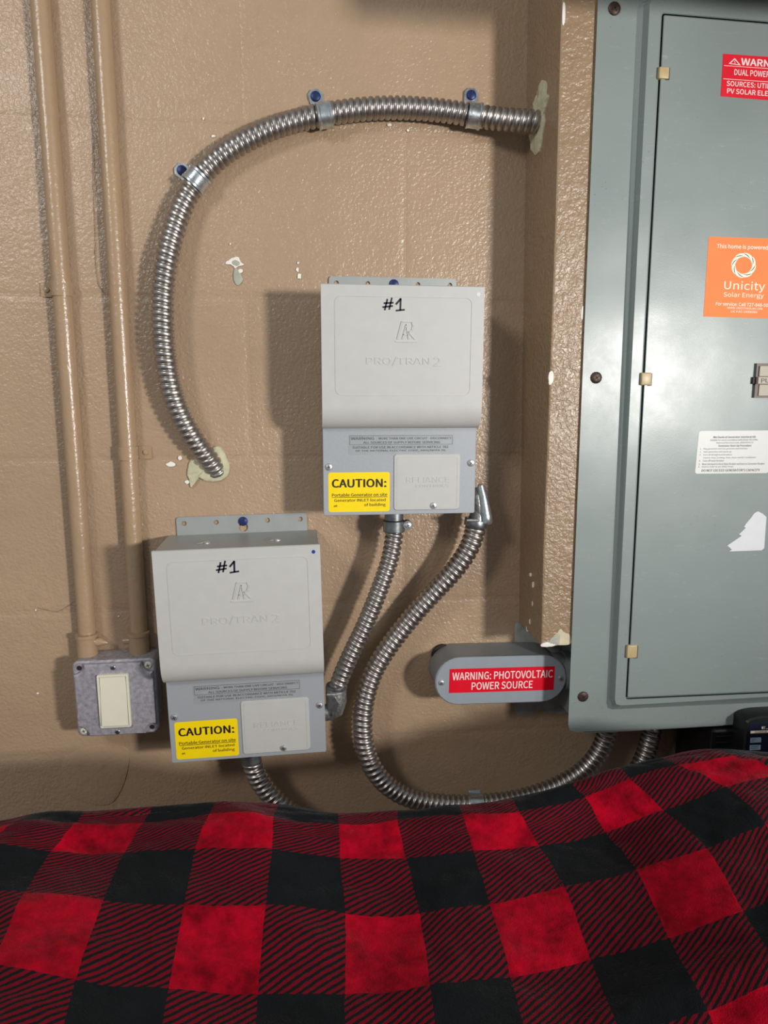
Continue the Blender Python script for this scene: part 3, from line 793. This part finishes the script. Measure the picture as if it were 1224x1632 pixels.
c3 = thing('angle_connector', 'dark cast right-angle connector on the right side of the lower grey box', 'conduit connector', P(530, 1125, .05))
loft_px([(535.5, 1093, .050, .0136), (535.5, 1096, .050, .0140), (536, 1118, .050, .0138), (533, 1130, .050, .0130), (525, 1135, .049, .0115), (511, 1136, .049, .0112), (500, 1135, .049, .0112)], 'cast_metal', 'elbow', c3)
loft_px([(536.5, 1091, .050, .0142), (536.5, 1094.5, .050, .0146), (536.5, 1097, .050, .0142)], 'zinc_dark', 'collar', c3)
pq = [(528, 1112), (534, 1112), (540, 1122), (535, 1138), (530, 1142), (528, 1128)]
b = bmesh.new()
f1 = [b.verts.new(P(x, y, .0665)) for x, y in pq]; f0 = [b.verts.new(P(x, y, .060)) for x, y in pq]
b.faces.new(f1); b.faces.new(f0[::-1])
for i in range(6): b.faces.new((f0[i], f0[(i+1) % 6], f1[(i+1) % 6], f1[i]))
obj('clamp_tongue', b, 'zinc_dark', c3)
loft_px([(521, 1107, .062, .0015), (540, 1107, .063, .0015)], 'screw_steel', 'clamp_bolt', c3)
c4 = thing('straight_connector', 'short connector under the lower grey box where the conduit drops behind the blanket', 'conduit connector', P(399, 1205, .05))
q0, q1 = P(398.5, 1200, .05), P(400.5, 1213, .05)
obj('collar', tube([q0, q1], 0.0142, 24), 'zinc_dark', c4, smooth=True)

# ------------------------------------------------------------------ light switch box
sd = 0.052
cs4 = [P(114, 1058, sd), P(247, 1052, sd), P(250, 1170, sd), P(120, 1179, sd)]
sc = sum(cs4, Vector())/4; sc.y = 0
sa = -math.atan2(cs4[1].z-cs4[0].z, cs4[1].x-cs4[0].x)
hw = ((cs4[1]-cs4[0]).length+(cs4[2]-cs4[3]).length)/4; hh = ((cs4[0]-cs4[3]).length+(cs4[1]-cs4[2]).length)/4
SB = thing('light_switch', 'galvanised square metal light switch box with an ivory rocker, left of the lower grey box', 'light switch', sc, sa*0.8)
L = lambda x, z, d: Vector((x, -d, z))
obj('box_body', plate([rrect(-hw+.002, hw-.002, -hh+.002, hh-.002, 0.007, 4)], 0.0012, 0.038, mapf=L), 'mottled_zinc', SB, local=True)
obj('cover_base', plate([rrect(-hw, hw, -hh, hh, 0.0075, 5)], 0.038, 0.046, 0.002, mapf=L), 'mottled_zinc', SB, local=True, smooth=True)
def notched(w, h, rn):
    pts = []
    for sx, sz in ((1, 1), (-1, 1), (-1, -1), (1, -1)):
        cx, cz = sx*w, sz*h
        a0 = {(1, 1): 270, (-1, 1): 0, (-1, -1): 90, (1, -1): 180}[(sx, sz)]
        arc = [(cx+rn*math.cos(math.radians(a0-k*90/5)), cz+rn*math.sin(math.radians(a0-k*90/5))) for k in range(6)]
        pts += arc
    return pts
rp = notched(hw-0.0025, hh-0.0025, 0.0135)
so = [(-0.0158+0.001, 0), ]
obj('raised_cover', plate([rp], 0.044, sd+0.001, 0.0024, mapf=L), 'mottled_zinc', SB, local=True, smooth=True)
for x, z, kind in ((-1, 1, 'h'), (1, 1, 's'), (-1, -1, 's'), (1, -1, 'h')):
    cx, cz = x*(hw-0.0085), z*(hh-0.0085)
    if kind == 's': phillips('cover_screw', (cx, -0.046, cz), 0.0048, 0.0024, 'ivory', SB, local=True)
    else: obj('screw_hole', plate([circle(cx, cz, 0.0032, 14)], 0.0452, 0.0463, mapf=L), 'slot_dark', SB, local=True)
for z in (0.0445, -0.0445):
    phillips('device_screw', (0.0005, -sd-0.001, z*hh/0.052), 0.0033, 0.0010, 'zinc_dark', SB, local=True)
fz = 0.0365*hh/0.052; fx = 0.0195*hw/0.052
fr = obj('switch_frame', plate([rrect(-fx, fx, -fz, fz, 0.002, 3), rrect(-fx+.0026, fx-.0026, -fz+.0028, fz-.0028, 0.0008, 2)], sd-0.002, sd+0.0045, mapf=L), 'ivory', SB, local=True)
b = bmesh.new()
tw, tz = fx-.0031, fz-.0033
pr = [(-tz, sd+.0068), (-tz*0.98, sd+.0078), (0.0, sd+.0052), (tz*0.98, sd+.0026), (tz, sd+.0016)]
a = [b.verts.new((-tw, -d, z)) for z, d in pr]+[b.verts.new((-tw, -sd+0.002, tz)), b.verts.new((-tw, -sd+0.002, -tz))]
c = [b.verts.new((tw, -v.co.y*-1, v.co.z)) for v in a]
b.faces.new(a); b.faces.new(c[::-1])
for i in range(7): b.faces.new((a[i], a[(i+1) % 7], c[(i+1) % 7], c[i]))
obj('rocker', b, 'ivory', SB, local=True)
obj('switch_back', plate([rrect(-fx+.001, fx-.001, -fz+.001, fz-.001, 0.001, 2)], 0.04, sd-0.0012, mapf=L), 'ivory', SB, local=True)

# ------------------------------------------------------------------ photovoltaic conduit body
pd = 0.060
pl_, pr_ = P(693.5, 1087, pd), P(903, 1082, pd); pt, pb = P(798, 1047, pd), P(798, 1121.5, pd)
cpt = (pl_+pr_)/2; cpt.z = (pt.z+pb.z)/2; cpt.y = 0
PV = thing('junction_box', 'grey oblong junction box with a red photovoltaic warning label beside the panel', 'junction box', cpt, -math.atan2(pr_.z-pl_.z, pr_.x-pl_.x)-0.006)
hw2 = (pr_-pl_).length/2; hh2 = (pt.z-pb.z)/2
def stadium(w, h, n=14):
    r = h; pts = []
    for k in range(n+1):
        a = math.radians(-90+180*k/n); pts.append((w-r+r*math.cos(a), r*math.sin(a)))
    for k in range(n+1):
        a = math.radians(90+180*k/n); pts.append((-w+r+r*math.cos(a), r*math.sin(a)))
    return pts
obj('body', plate([stadium(hw2-.0015, hh2-.0012)], 0.002, pd-0.005, 0.0, mapf=L), 'pvc_grey', PV, local=True, smooth=True)
pc_ = obj('cover', plate([stadium(hw2, hh2)], pd-0.0045, pd, 0.0016, mapf=L), 'pvc_cover', PV, local=True, smooth=True)
lw, lh = hw2*0.795, hh2*0.50
lab = obj('warning_label', plate([rrect(-lw+.0005, lw+.001, -lh+.001, lh+.0015, 0.0006, 2)], pd-0.0002, pd+0.0003, mapf=L), 'red_label', PV, local=True, label='red warning sticker with white lettering')
b = bmesh.new(); m2 = lambda x, z: Vector((x, -pd-0.0005, z))
text_bm(b, 'WARNING: PHOTOVOLTAIC', (-lw*.94, lh*.80), (lw*.98, lh*.80), (-lw*.94, lh*.14), 0.012, m2)
text_bm(b, 'POWER SOURCE', (-lw*.57, -lh*.08), (lw*.60, -lh*.08), (-lw*.57, -lh*.72), 0.012, m2)
raw_obj('printed_text', b, 'ink_white', lab, local=True)
for sx in (-1, 1): phillips('screw', (sx*(hw2-0.0085), -pd, 0.0005*sx), 0.0040, 0.0022, 'screw_steel', PV, local=True, ang=sx*0.7)
obj('hub', tube([(hw2-0.035, -0.034, 0.002), (hw2+0.002, -0.034, 0.002), (hw2+0.003, -0.034, 0.002), (hw2+0.020, -0.034, 0.002)], [0.024, 0.024, 0.027, 0.027], 28), 'pvc_grey', PV, local=True, smooth=True)
obj('rear_hub', tube([(-hw2+0.021, -0.0018, 0.016), (-hw2+0.021, -0.006, 0.016)], [0.0165, 0.016], 24), 'slot_dark', PV, local=True, smooth=True)

# ------------------------------------------------------------------ electrical panel
p0 = DF+0.0035; p1 = p0+0.0115
EP = thing('electrical_panel', 'large grey-green steel electrical panel with stickers on its door at the right', 'electrical panel', P(1150, 1100, DF))
def lp(pts, d): return [P(x, y, d) for x, y in pts]
def loft_rings(rings, cap=True):
    b = bmesh.new(); R = [[b.verts.new(p) for p in r] for r in rings]
    for p, q in zip(R, R[1:]):
        n = len(p)
        for i in range(n): b.faces.new((p[i], p[(i+1) % n], q[(i+1) % n], q[i]))
    if cap: b.faces.new(R[-1])
    return b
def quad_round(TL, TR, BR, BL, r, n=3):
    """rounded quadrilateral, counter-clockwise from bottom-left in pixels"""
    cs = [Vector(BL), Vector(BR), Vector(TR), Vector(TL)]; out = []
    for i in range(4):
        c = cs[i]; a = (cs[i-1]-c).normalized()*r; e = (cs[(i+1) % 4]-c).normalized()*r
        for k in range(n+1):
            t = k/n; out.append(tuple((c+a)*(1-t)**2+c*2*t*(1-t)+(c+e)*t*t))
    return out
oTL, oTR, oBR, oBL = (957.5, -110), (1415, -160), (1330, 1147), (905, 1167.5)
outer = quad_round(oTL, oTR, oBR, oBL, 13, 2)
sTL, sTR, sBR, sBL = (1016, 4), (1370, -22), (1292, 1116), (966, 1131)       # foot of the raised frame
rTL, rTR, rBR, rBL = (1036, -2), (1358, -18), (1284, 1107), (979.5, 1125)
dTL, dTR, dBR, dBL = (1057.5, 24), (1338, 47.5), (1268, 1100), (999.5, 1112)  # door
foot = quad_round(sTL, sTR, sBR, sBL, 10, 2); rise = quad_round(rTL, rTR, rBR, rBL, 10, 2); op = quad_round((dTL[0]-2.6, dTL[1]-2.4), (dTR[0]+2, dTR[1]-3), (dBR[0]+2, dBR[1]+2.5), (dBL[0]-2.6, dBL[1]+2.6), 4, 2)
op0 = quad_round((dTL[0]-4.4, dTL[1]-4.2), (dTR[0]+4, dTR[1]-5), (dBR[0]+4, dBR[1]+4), (dBL[0]-4.4, dBL[1]+4.2), 5, 2)
trim = loft_rings([lp(outer, DF+0.0003), lp(outer, p0), lp(foot, p0), lp([((a[0]*.5+c[0]*.5), (a[1]*.5+c[1]*.5)) for a, c in zip(foot, rise)], (p0+p1)/2-0.001), lp(rise, p1), lp(op0, p1), lp(op, p1-0.0012), lp(op, p0+0.001)], cap=True)
obj('panel_trim', trim, 'enamel', EP)
door = loft_rings([lp(quad_round(dTL, dTR, dBR, dBL, 3, 2), p0+0.0012), lp(quad_round(dTL, dTR, dBR, dBL, 3, 2), p1+0.0008),
                   lp(quad_round((dTL[0]+1.3, dTL[1]+1.3), (dTR[0]-1.3, dTR[1]+1.3), (dBR[0]-1.3, dBR[1]-1.3), (dBL[0]+1.3, dBL[1]-1.3), 3, 2), p1+0.0018)])
dr = obj('door', door, 'enamel', EP)
pdn = p1+0.0018
# recessed steel can behind the trim
ca = P(935, 1100, DF); cb = P(1320, 1150, DF)
obj('panel_can', box_bm(ca.x, cb.x, -DF-0.0002, -0.002, P(971, 1143, .056).z, zb-0.0005), 'box_steel', EP)
for (x, y) in ((979, 14), (950, 602), (929, 1110), (1395, 0), (1352, 600), (1320, 1088)):
    s = phillips('trim_screw', tuple(P(x, y, p0)), 0.0072, 0.0026, 'rust_screw', EP, ang=0.6)
for (x, y) in ((1056, 118), (1028, 604), (1005.5, 1037)):
    a_, c_ = P(x-7.5, y-10, p1), P(x+7.5, y+10, p1)
    b = box_bm(a_.x, c_.x, -p1-0.0042, -p1+0.002, c_.z, a_.z, 0.0014, 3)
    h = obj('hinge_clip', b, 'tan_clip', EP, smooth=True, label='small tan plastic hinge clip')
    a_, c_ = P(x+4, y-9, p1), P(x+9, y+11, p1)
    obj('clip_edge', box_bm(a_.x, c_.x, -p1-0.0030, -p1+0.002, c_.z, a_.z, 0.0004, 1), 'latch_brown', h)
# latch
lt = loft_rings([lp([(1202, 634), (1248, 634), (1251, 579), (1206.5, 579)], pdn-0.001), lp([(1202, 634), (1248, 634), (1251, 579), (1206.5, 579)], pdn+0.0035)])
la = obj('latch', lt, 'latch_brown', dr, label='brown and tan door latch')
# latch details live as siblings under the door so nothing goes past the third level
def lbox(x0, x1, y0, y1, da, db, mat, nm, bev=0.0006):
    a_, c_ = P(x0, y0, db), P(x1, y1, db)
    obj(nm, box_bm(a_.x, c_.x, -db, -da, c_.z, a_.z, bev, 2), mat, dr)
lbox(1211.5, 1245, 583, 600, pdn+.003, pdn+.0055, 'latch_tan', 'latch_paddle')
lbox(1209, 1246, 600.5, 612, pdn+.003, pdn+.0075, 'latch_tan', 'latch_paddle')
lbox(1210.5, 1244, 612.5, 631, pdn+.003, pdn+.0050, 'latch_tan', 'latch_paddle')
lbox(1200, 1207, 601, 612, pdn, pdn+.003, 'slot_dark', 'latch_tongue')
pm = lambda d: (lambda x, y: P(x, y, d))
b = bmesh.new(); text_bm(b, 'PUSH', (1213.5, 603), (1241, 603), (1213, 610), 0.015, pm(pdn+.0077)); raw_obj('latch_lettering', b, 'ink_grey', dr)

def sticker(name, TL, TR, BR, BL, mat, r, label):
    q = quad_round(TL, TR, BR, BL, r, 3)
    return obj(name, loft_rings([lp(q, pdn-0.0001), lp(q, pdn+0.0002)]), mat, dr, label=label)
def lerp(a, b, t): return (a[0]+(b[0]-a[0])*t, a[1]+(b[1]-a[1])*t)
def texts(TL, TR, BL, items, mat, bold=0.01, extra=None):
    """items: (string, u0, u1, v0, v1) in fractions of the sticker"""
    b = bmesh.new(); ex = Vector(TR)-Vector(TL); ey = Vector(BL)-Vector(TL); m = pm(pdn+0.00035)
    A_ = lambda u, v: tuple(Vector(TL)+ex*u+ey*v)
    for s, u0, u1, v0, v1, *bd in items:
        text_bm(b, s, A_(u0, v0), A_(u1, v0), A_(u0, v1), bd[0] if bd else bold, m)
    if extra: extra(b, A_, m)
    raw_obj('printed_text', b, mat, dr)
# red dual power warning
TL, TR, BL, BR = (1152.5, 85.5), (1282, 94.5), (1148.5, 153.5), (1279, 164.5)
sticker('warning_sticker', TL, TR, BR, BL, 'red_label', 0.8, 'red dual power warning sticker')
def ex1(b, A_, m):
    for v in (.275, .655 - .07): 
        b.faces.new([b.verts.new(m(*A_(u, w))) for u, w in ((.02, v-.006), (.02+0, v+.006), (.98, v+.006), (.98, v-.006))])
    o3 = [A_(.145, .085), A_(.225, .245), A_(.075, .225)]; c = lerp(lerp(o3[0], o3[1], .5), o3[2], .333)
    i3 = [lerp(p, c, .32) for p in o3]
    for k in range(3):
        b.faces.new([b.verts.new(m(*p)) for p in (o3[k], o3[(k+1) % 3], i3[(k+1) % 3], i3[k])])
    z = [A_(.152, .14), A_(.138, .18), A_(.152, .185), A_(.145, .22)]
    for p, q in zip(z, z[1:]): b.faces.new([b.verts.new(m(*w)) for w in (p, (p[0]+.9, p[1]), (q[0]+.9, q[1]), q)])
texts(TL, TR, BL, [('WARNING', .195+.03, .80, .07, .24, 0.02), ('DUAL POWER SUPPLY', .15, .86, .34, .48), ('SOURCES: UTILITY AND', .065, .87, .615+.01, .735+.01), ('PV SOLAR ELECTRIC', .075, .80, .80, .92)], 'ink_white', 0.012, ex1)
# orange installer sticker
TL, TR, BL, BR = (1129.5, 377), (1240, 380.5), (1121, 504.5), (1233, 508)
sticker('installer_sticker', TL, TR, BR, BL, 'orange_label', 1.0, 'orange solar installer sticker')
def ex2(b, A_, m):
    cx, cy = 0.53, .345
    for k in range(8):
        a0 = 2*math.pi*k/8; pts_o = []; pts_i = []
        for j in range(9):
            t = j/8; a = a0+t*1.55; ro = .166+0.00*t-0.045*t; w = .017*math.sin(math.pi*min(1, t*0.9+0.1))+.004
            pts_o.append((cx+(ro+w)*math.cos(a)*1.02, cy+(ro+w)*math.sin(a)*.90)); pts_i.append((cx+(ro-w)*math.cos(a)*1.02, cy+(ro-w)*math.sin(a)*.90))
        for j in range(8): b.faces.new([b.verts.new(m(*A_(*q))) for q in (pts_o[j], pts_o[j+1], pts_i[j+1], pts_i[j])])
texts(TL, TR, BL, [('This home is powered by', .125, .97, .085, .155), ('Unicity', .27, .86, .545, .68, -0.005), ('Solar Energy', .27, .85, .685, .76, 0.0), ('For service: Call 727-848-5060', .165, .985, .81, .855), ('WWW.UNICITYSOLAR.COM', .335, .84, .868, .893), ('LIC # EC-13006069', .39, .77, .91, .937)], 'ink_cream', 0.012, ex2)
# white procedure label
TL, TR, BL, BR = (1114, 687), (1228.5, 686), (1107.5, 755), (1224.5, 754)
sticker('procedure_label', TL, TR, BR, BL, 'white_label', 4, 'white generator procedure label')
texts(TL, TR, BL, [('Mechanical Generator Interlock Kit', .21, .80, .12, .17, .012), ('Suitable for use in accordance with Article 702 of the', .17, .83, .19, .235, 0.0), ('National Electrical Code, ANSI/NFPA 70', .26, .77, .26, .305, 0.0),
    ('Generator Start-Up Procedure', .29, .75, .325, .385, .012), ('1.    Plug generator cord into generator and inlet box', .04, .70, .40, .445, 0.0), ('2.    Start generator and warm up', .04, .48, .47, .515, 0.0), ('3.    Turn off all high load breakers', .04, .49, .54, .585, 0.0),
    ('Electric Heat, Cooking, Oven, Dryer and Air Conditioner', .10, .83, .61, .655, 0.0), ('4.    Turn off main breaker', .04, .39, .675, .72, 0.0), ('5.    Move interlock to block Main Breaker and turn on Generator Breaker', .04, .96, .75, .80, 0.0),
    ('6.    Reverse order to use Utility Power', .04, .53, .82, .865, 0.0), ('DO NOT EXCEED GENERATOR\'S CAPACITY', .09, .90, .895, .955, .01)], 'ink_grey', 0.0)
# torn white sticker remnant and faint residue
b = bmesh.new()
tp = [(1159.3, 869.5), (1166.5, 876), (1162, 878.8), (1214, 877), (1218, 873.5), (1221.5, 824), (1216, 819), (1208.5, 815), (1203.5, 817), (1200.5, 820), (1196.5, 826), (1192, 831), (1189.5, 834), (1186, 839.5), (1188.6, 841.2), (1178, 851.5), (1182, 854)]
q = [(x, y) for x, y in tp]
b = plate([q], 0, 1, mapf=lambda x, y, d: P(x, y, pdn+0.0003*d-0.0001))
obj('torn_sticker', b, 'white_paper', dr, label='torn white sticker remnant')
b = plate([[(1110.5, 878), (1112, 793), (1214, 789), (1216, 817), (1200, 812), (1180, 842), (1157, 870), (1158, 880)]], 0, 1, mapf=lambda x, y, d: P(x, y, pdn+0.00012*d-0.0001))
obj('sticker_residue', b, 'enamel', dr)

# ------------------------------------------------------------------ surge protector under the panel
g0, g1 = p0+0.0008, 0.130
SP_ = thing('surge_protector', 'black surge protector with a navy label hanging below the electrical panel', 'surge protector', P(1230, 1200, .14))
qa, qb = P(1184, 1210, g1), P(1296, 1290, g1)
top = P(1200, 1143, g1).z
outl = [(qa.x, qb.z), (qb.x, qb.z), (qb.x, top-.010), (qb.x-.006, top-.003), (qb.x-.016, top)]+[(qa.x+.028-.028*math.sin(t*math.pi/2), top-.008*(1-math.cos(t*math.pi/2))) for t in [k/5 for k in range(6)]]
obj('housing', plate([outl], g0, g1, 0.0022), 'black_plastic', SP_, smooth=True)
rl = P(1133, 1165, .10).x
zt = P(1184, 1153, DF).z-0.004
obj('rear_housing', box_bm(rl, qb.x, -.104, -0.012, qb.z, zt, 0.004), 'black_plastic', SP_)
for k in range(4):
    zr = zt-.010-.009*k
    obj('side_rib', box_bm(rl+.006, rl+.034, -.1056, -.103, zr-.0012, zr+.0012, 0.0004, 1), 'black_plastic', SP_)
l0 = P(1195, 1152, g1); l1 = P(1280, 1262, g1)
lb = obj('front_label', plate([rrect(l0.x, l1.x, l1.z, l0.z, 0.002, 3)], g1-.0002, g1+.0003), 'navy_label', SP_, label='navy product label')
mg = pm(g1+.0006)
def qd(bm, a, c, e_, f_): bm.faces.new([bm.verts.new(mg(*p)) for p in (a, c, e_, f_)])
b = bmesh.new(); qd(b, (1196.5, 1165), (1276, 1162), (1276, 1166), (1196, 1169)); text_bm(b, 'E.T.N', (1214, 1158), (1244, 1157), (1214, 1162), .01, mg); raw_obj('label_print', b, 'ink_cream', lb)
b = bmesh.new(); qd(b, (1196, 1176), (1213, 1175), (1213, 1183), (1195.5, 1184)); qd(b, (1195, 1187.5), (1212.5, 1187), (1212, 1195), (1194.5, 1196)); qd(b, (1194.5, 1199), (1211, 1198.5), (1211, 1206), (1194, 1207)); raw_obj('label_panel', b, 'pale_blue_label', lb)
b = bmesh.new(); mg = pm(g1+.0008)
text_bm(b, 'SURGE PROTECTION', (1203, 1165.6), (1262, 1163.4), (1203, 1168.2), .01, mg); text_bm(b, 'Type 2', (1197.5, 1177), (1205, 1176.8), (1197.5, 1179.5), .0, mg); text_bm(b, 'SPD', (1197.5, 1180.3), (1202, 1180.2), (1197.5, 1182.6), .0, mg)
text_bm(b, 'All Phases', (1197, 1188.8), (1208, 1188.4), (1197, 1191), .0, mg); text_bm(b, 'Protected', (1196.5, 1192), (1207.5, 1191.6), (1196.5, 1194), .0, mg)
raw_obj('printed_text', b, 'ink_black', lb)

# ------------------------------------------------------------------ plaid blanket
rows = {
 0: [(60, 1308), (145, 1303), (250, 1288), (350, 1289), (445, 1287), (535, 1304), (635, 1301), (728, 1293), (812, 1279), (895, 1259), (975, 1236), (1045, 1216), (1122, 1203), (1240, 1208)],
 1: [(25, 1321), (118, 1319), (228, 1309), (335, 1307), (435, 1308), (540, 1314), (634, 1313), (737, 1307), (827, 1297), (932, 1275), (1004, 1245), (1080, 1220), (1168, 1210), (1290, 1222)],
 2: [(-40, 1362), (80, 1364), (198, 1357), (312, 1359), (431, 1361), (542, 1366), (648, 1375), (754, 1359), (859, 1346), (966, 1330), (1057, 1294), (1158, 1258), (1256, 1243), (1360, 1236)],
 3: [(-85, 1430), (38, 1432), (164, 1442), (293, 1448), (422, 1450), (549, 1456), (670, 1465), (780, 1448), (900, 1413), (1017, 1396), (1127, 1357), (1219, 1315), (1315, 1290), (1410, 1275)],
 4: [(-135, 1545), (-12, 1552), (120, 1562), (267, 1582), (410, 1592), (549, 1588), (686, 1582), (812, 1562), (942, 1530), (1069, 1505), (1184, 1456), (1285, 1410), (1385, 1380), (1480, 1360)],
 5: [(-200, 1678), (-70, 1690), (85, 1704), (242, 1728), (398, 1742), (550, 1736), (702, 1716), (845, 1690), (988, 1655), (1128, 1618), (1252, 1566), (1360, 1515), (1465, 1485), (1560, 1470)]}
depth = {0: .255, 1: .284, 2: .318, 3: .376, 4: .450, 5: .520}
N = {}
for j, r in rows.items():
    for i, (x, y) in enumerate(r): N[(i, j)] = P(x, y, depth[j]+(0.006*math.sin(i*1.7+j) if 0 < j < 5 else 0))
I0, I1 = -3, 16
for j in rows:
    dx = (N[(0, j)]-N[(1, j)])
    for i in (-1, -2, -3): N[(i, j)] = N[(i+1, j)]+Vector((-0.068, dx.y*0.3, -0.002))
    dx = (N[(13, j)]-N[(12, j)])
    for i in (14, 15, 16): N[(i, j)] = N[(i-1, j)]+Vector((0.068, dx.y*0.2, -0.001))
for i in range(I0, I1+1):
    b0 = N[(i, 0)]; b1 = N[(i, 1)]
    N[(i, -1)] = b0+Vector((0.003, 0.030, -0.055)); N[(i, -2)] = b0+Vector((0.004, 0.038, -0.125)); N[(i, -3)] = b0+Vector((0.004, 0.038, -0.195))
    t = N[(i, 5)]-N[(i, 4)]
    N[(i, 6)] = N[(i, 5)]+Vector((t.x, -0.060, -0.022)); N[(i, 7)] = N[(i, 6)]+Vector((t.x*.5, -0.028, -0.060)); 
    for j in range(8, 18): N[(i, j)] = N[(i, j-1)]+Vector((0, -0.002, -0.070))
J0, J1 = -3, 17
G = np.array([[N[(i, j)][:] for i in range(I0, I1+1)] for j in range(J0, J1+1)])
def cr_w(t): return np.array([-.5*t+t*t-.5*t**3, 1-2.5*t*t+1.5*t**3, .5*t+2*t*t-1.5*t**3, -.5*t*t+.5*t**3])
def interp(G, axis, per):
    G = np.moveaxis(G, axis, 0); n = G.shape[0]
    Gp = np.concatenate([(2*G[:1]-G[1:2]), G, (2*G[-1:]-G[-2:-1])]); out = []; us = []
    for i in range(n-1):
        for k in range(per):
            w = cr_w(k/per); out.append(sum(w[m]*Gp[i+m] for m in range(4))); us.append(i+k/per)
    out.append(G[-1]); us.append(n-1)
    return np.moveaxis(np.array(out), 0, axis), np.array(us)
PER = 16
G1, us = interp(G, 1, PER); G2, vs_ = interp(G1, 0, PER)
nj, ni = G2.shape[:2]
du = np.gradient(G2, axis=1); dv = np.gradient(G2, axis=0); Nn = np.cross(du, dv); Nn /= np.linalg.norm(Nn, axis=2)[:, :, None]
Nn *= np.where(Nn[:, :, 2:3] + 0*Nn < 0, -1, 1) if False else 1
mid = Nn[nj//4, ni//2]
if mid[2] < 0: Nn = -Nn
for a in range(nj):
    v = vs_[a]+J0
    for c in range(ni):
        u = us[c]+I0
        p = Vector((u*0.9, v*0.9, 0))
        h = 0.0060*noise.noise(p*0.8)+0.0036*noise.noise(Vector((u*1.1+v*0.5, v*2.2-u*0.3, 3.0)))+0.0012*noise.noise(p*5.0)
        k = 0.5 if v < 0.5 else 1.0
        # long folds running away from the camera
        h += 0.0036*math.sin(u*2.2+0.8*math.sin(v*0.9+u*0.35))*math.exp(-((v-2.0)/2.6)**2)
        G2[a, c] += Nn[a, c]*h*k
vf = G2.reshape(-1, 3)
ia = np.arange(nj-1)[:, None]*ni; ka = np.arange(ni-1)[None, :]
fc = np.stack([ia+ka, ia+ka+1, ia+ni+ka+1, ia+ni+ka], axis=-1).reshape(-1, 4)
me = bpy.data.meshes.new('plaid_blanket'); me.from_pydata(vf.tolist(), [], fc.tolist()); me.update()
uvl = me.uv_layers.new(name='UVMap')
uu = np.tile(us+I0+20, nj); vv = np.repeat(vs_+J0+20, ni)
li = np.zeros(len(me.loops), dtype=np.int32); me.loops.foreach_get('vertex_index', li)
uvl.data.foreach_set('uv', np.stack([uu[li], vv[li]], axis=1).ravel())
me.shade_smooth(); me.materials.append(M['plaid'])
bl = bpy.data.objects.new('plaid_blanket', me); scene.collection.objects.link(bl)
md = bl.modifiers.new('thickness', 'SOLIDIFY'); md.thickness = 0.004; md.offset = -1
tag(bl, 'red and black buffalo plaid plush blanket draped across the foreground', 'blanket')
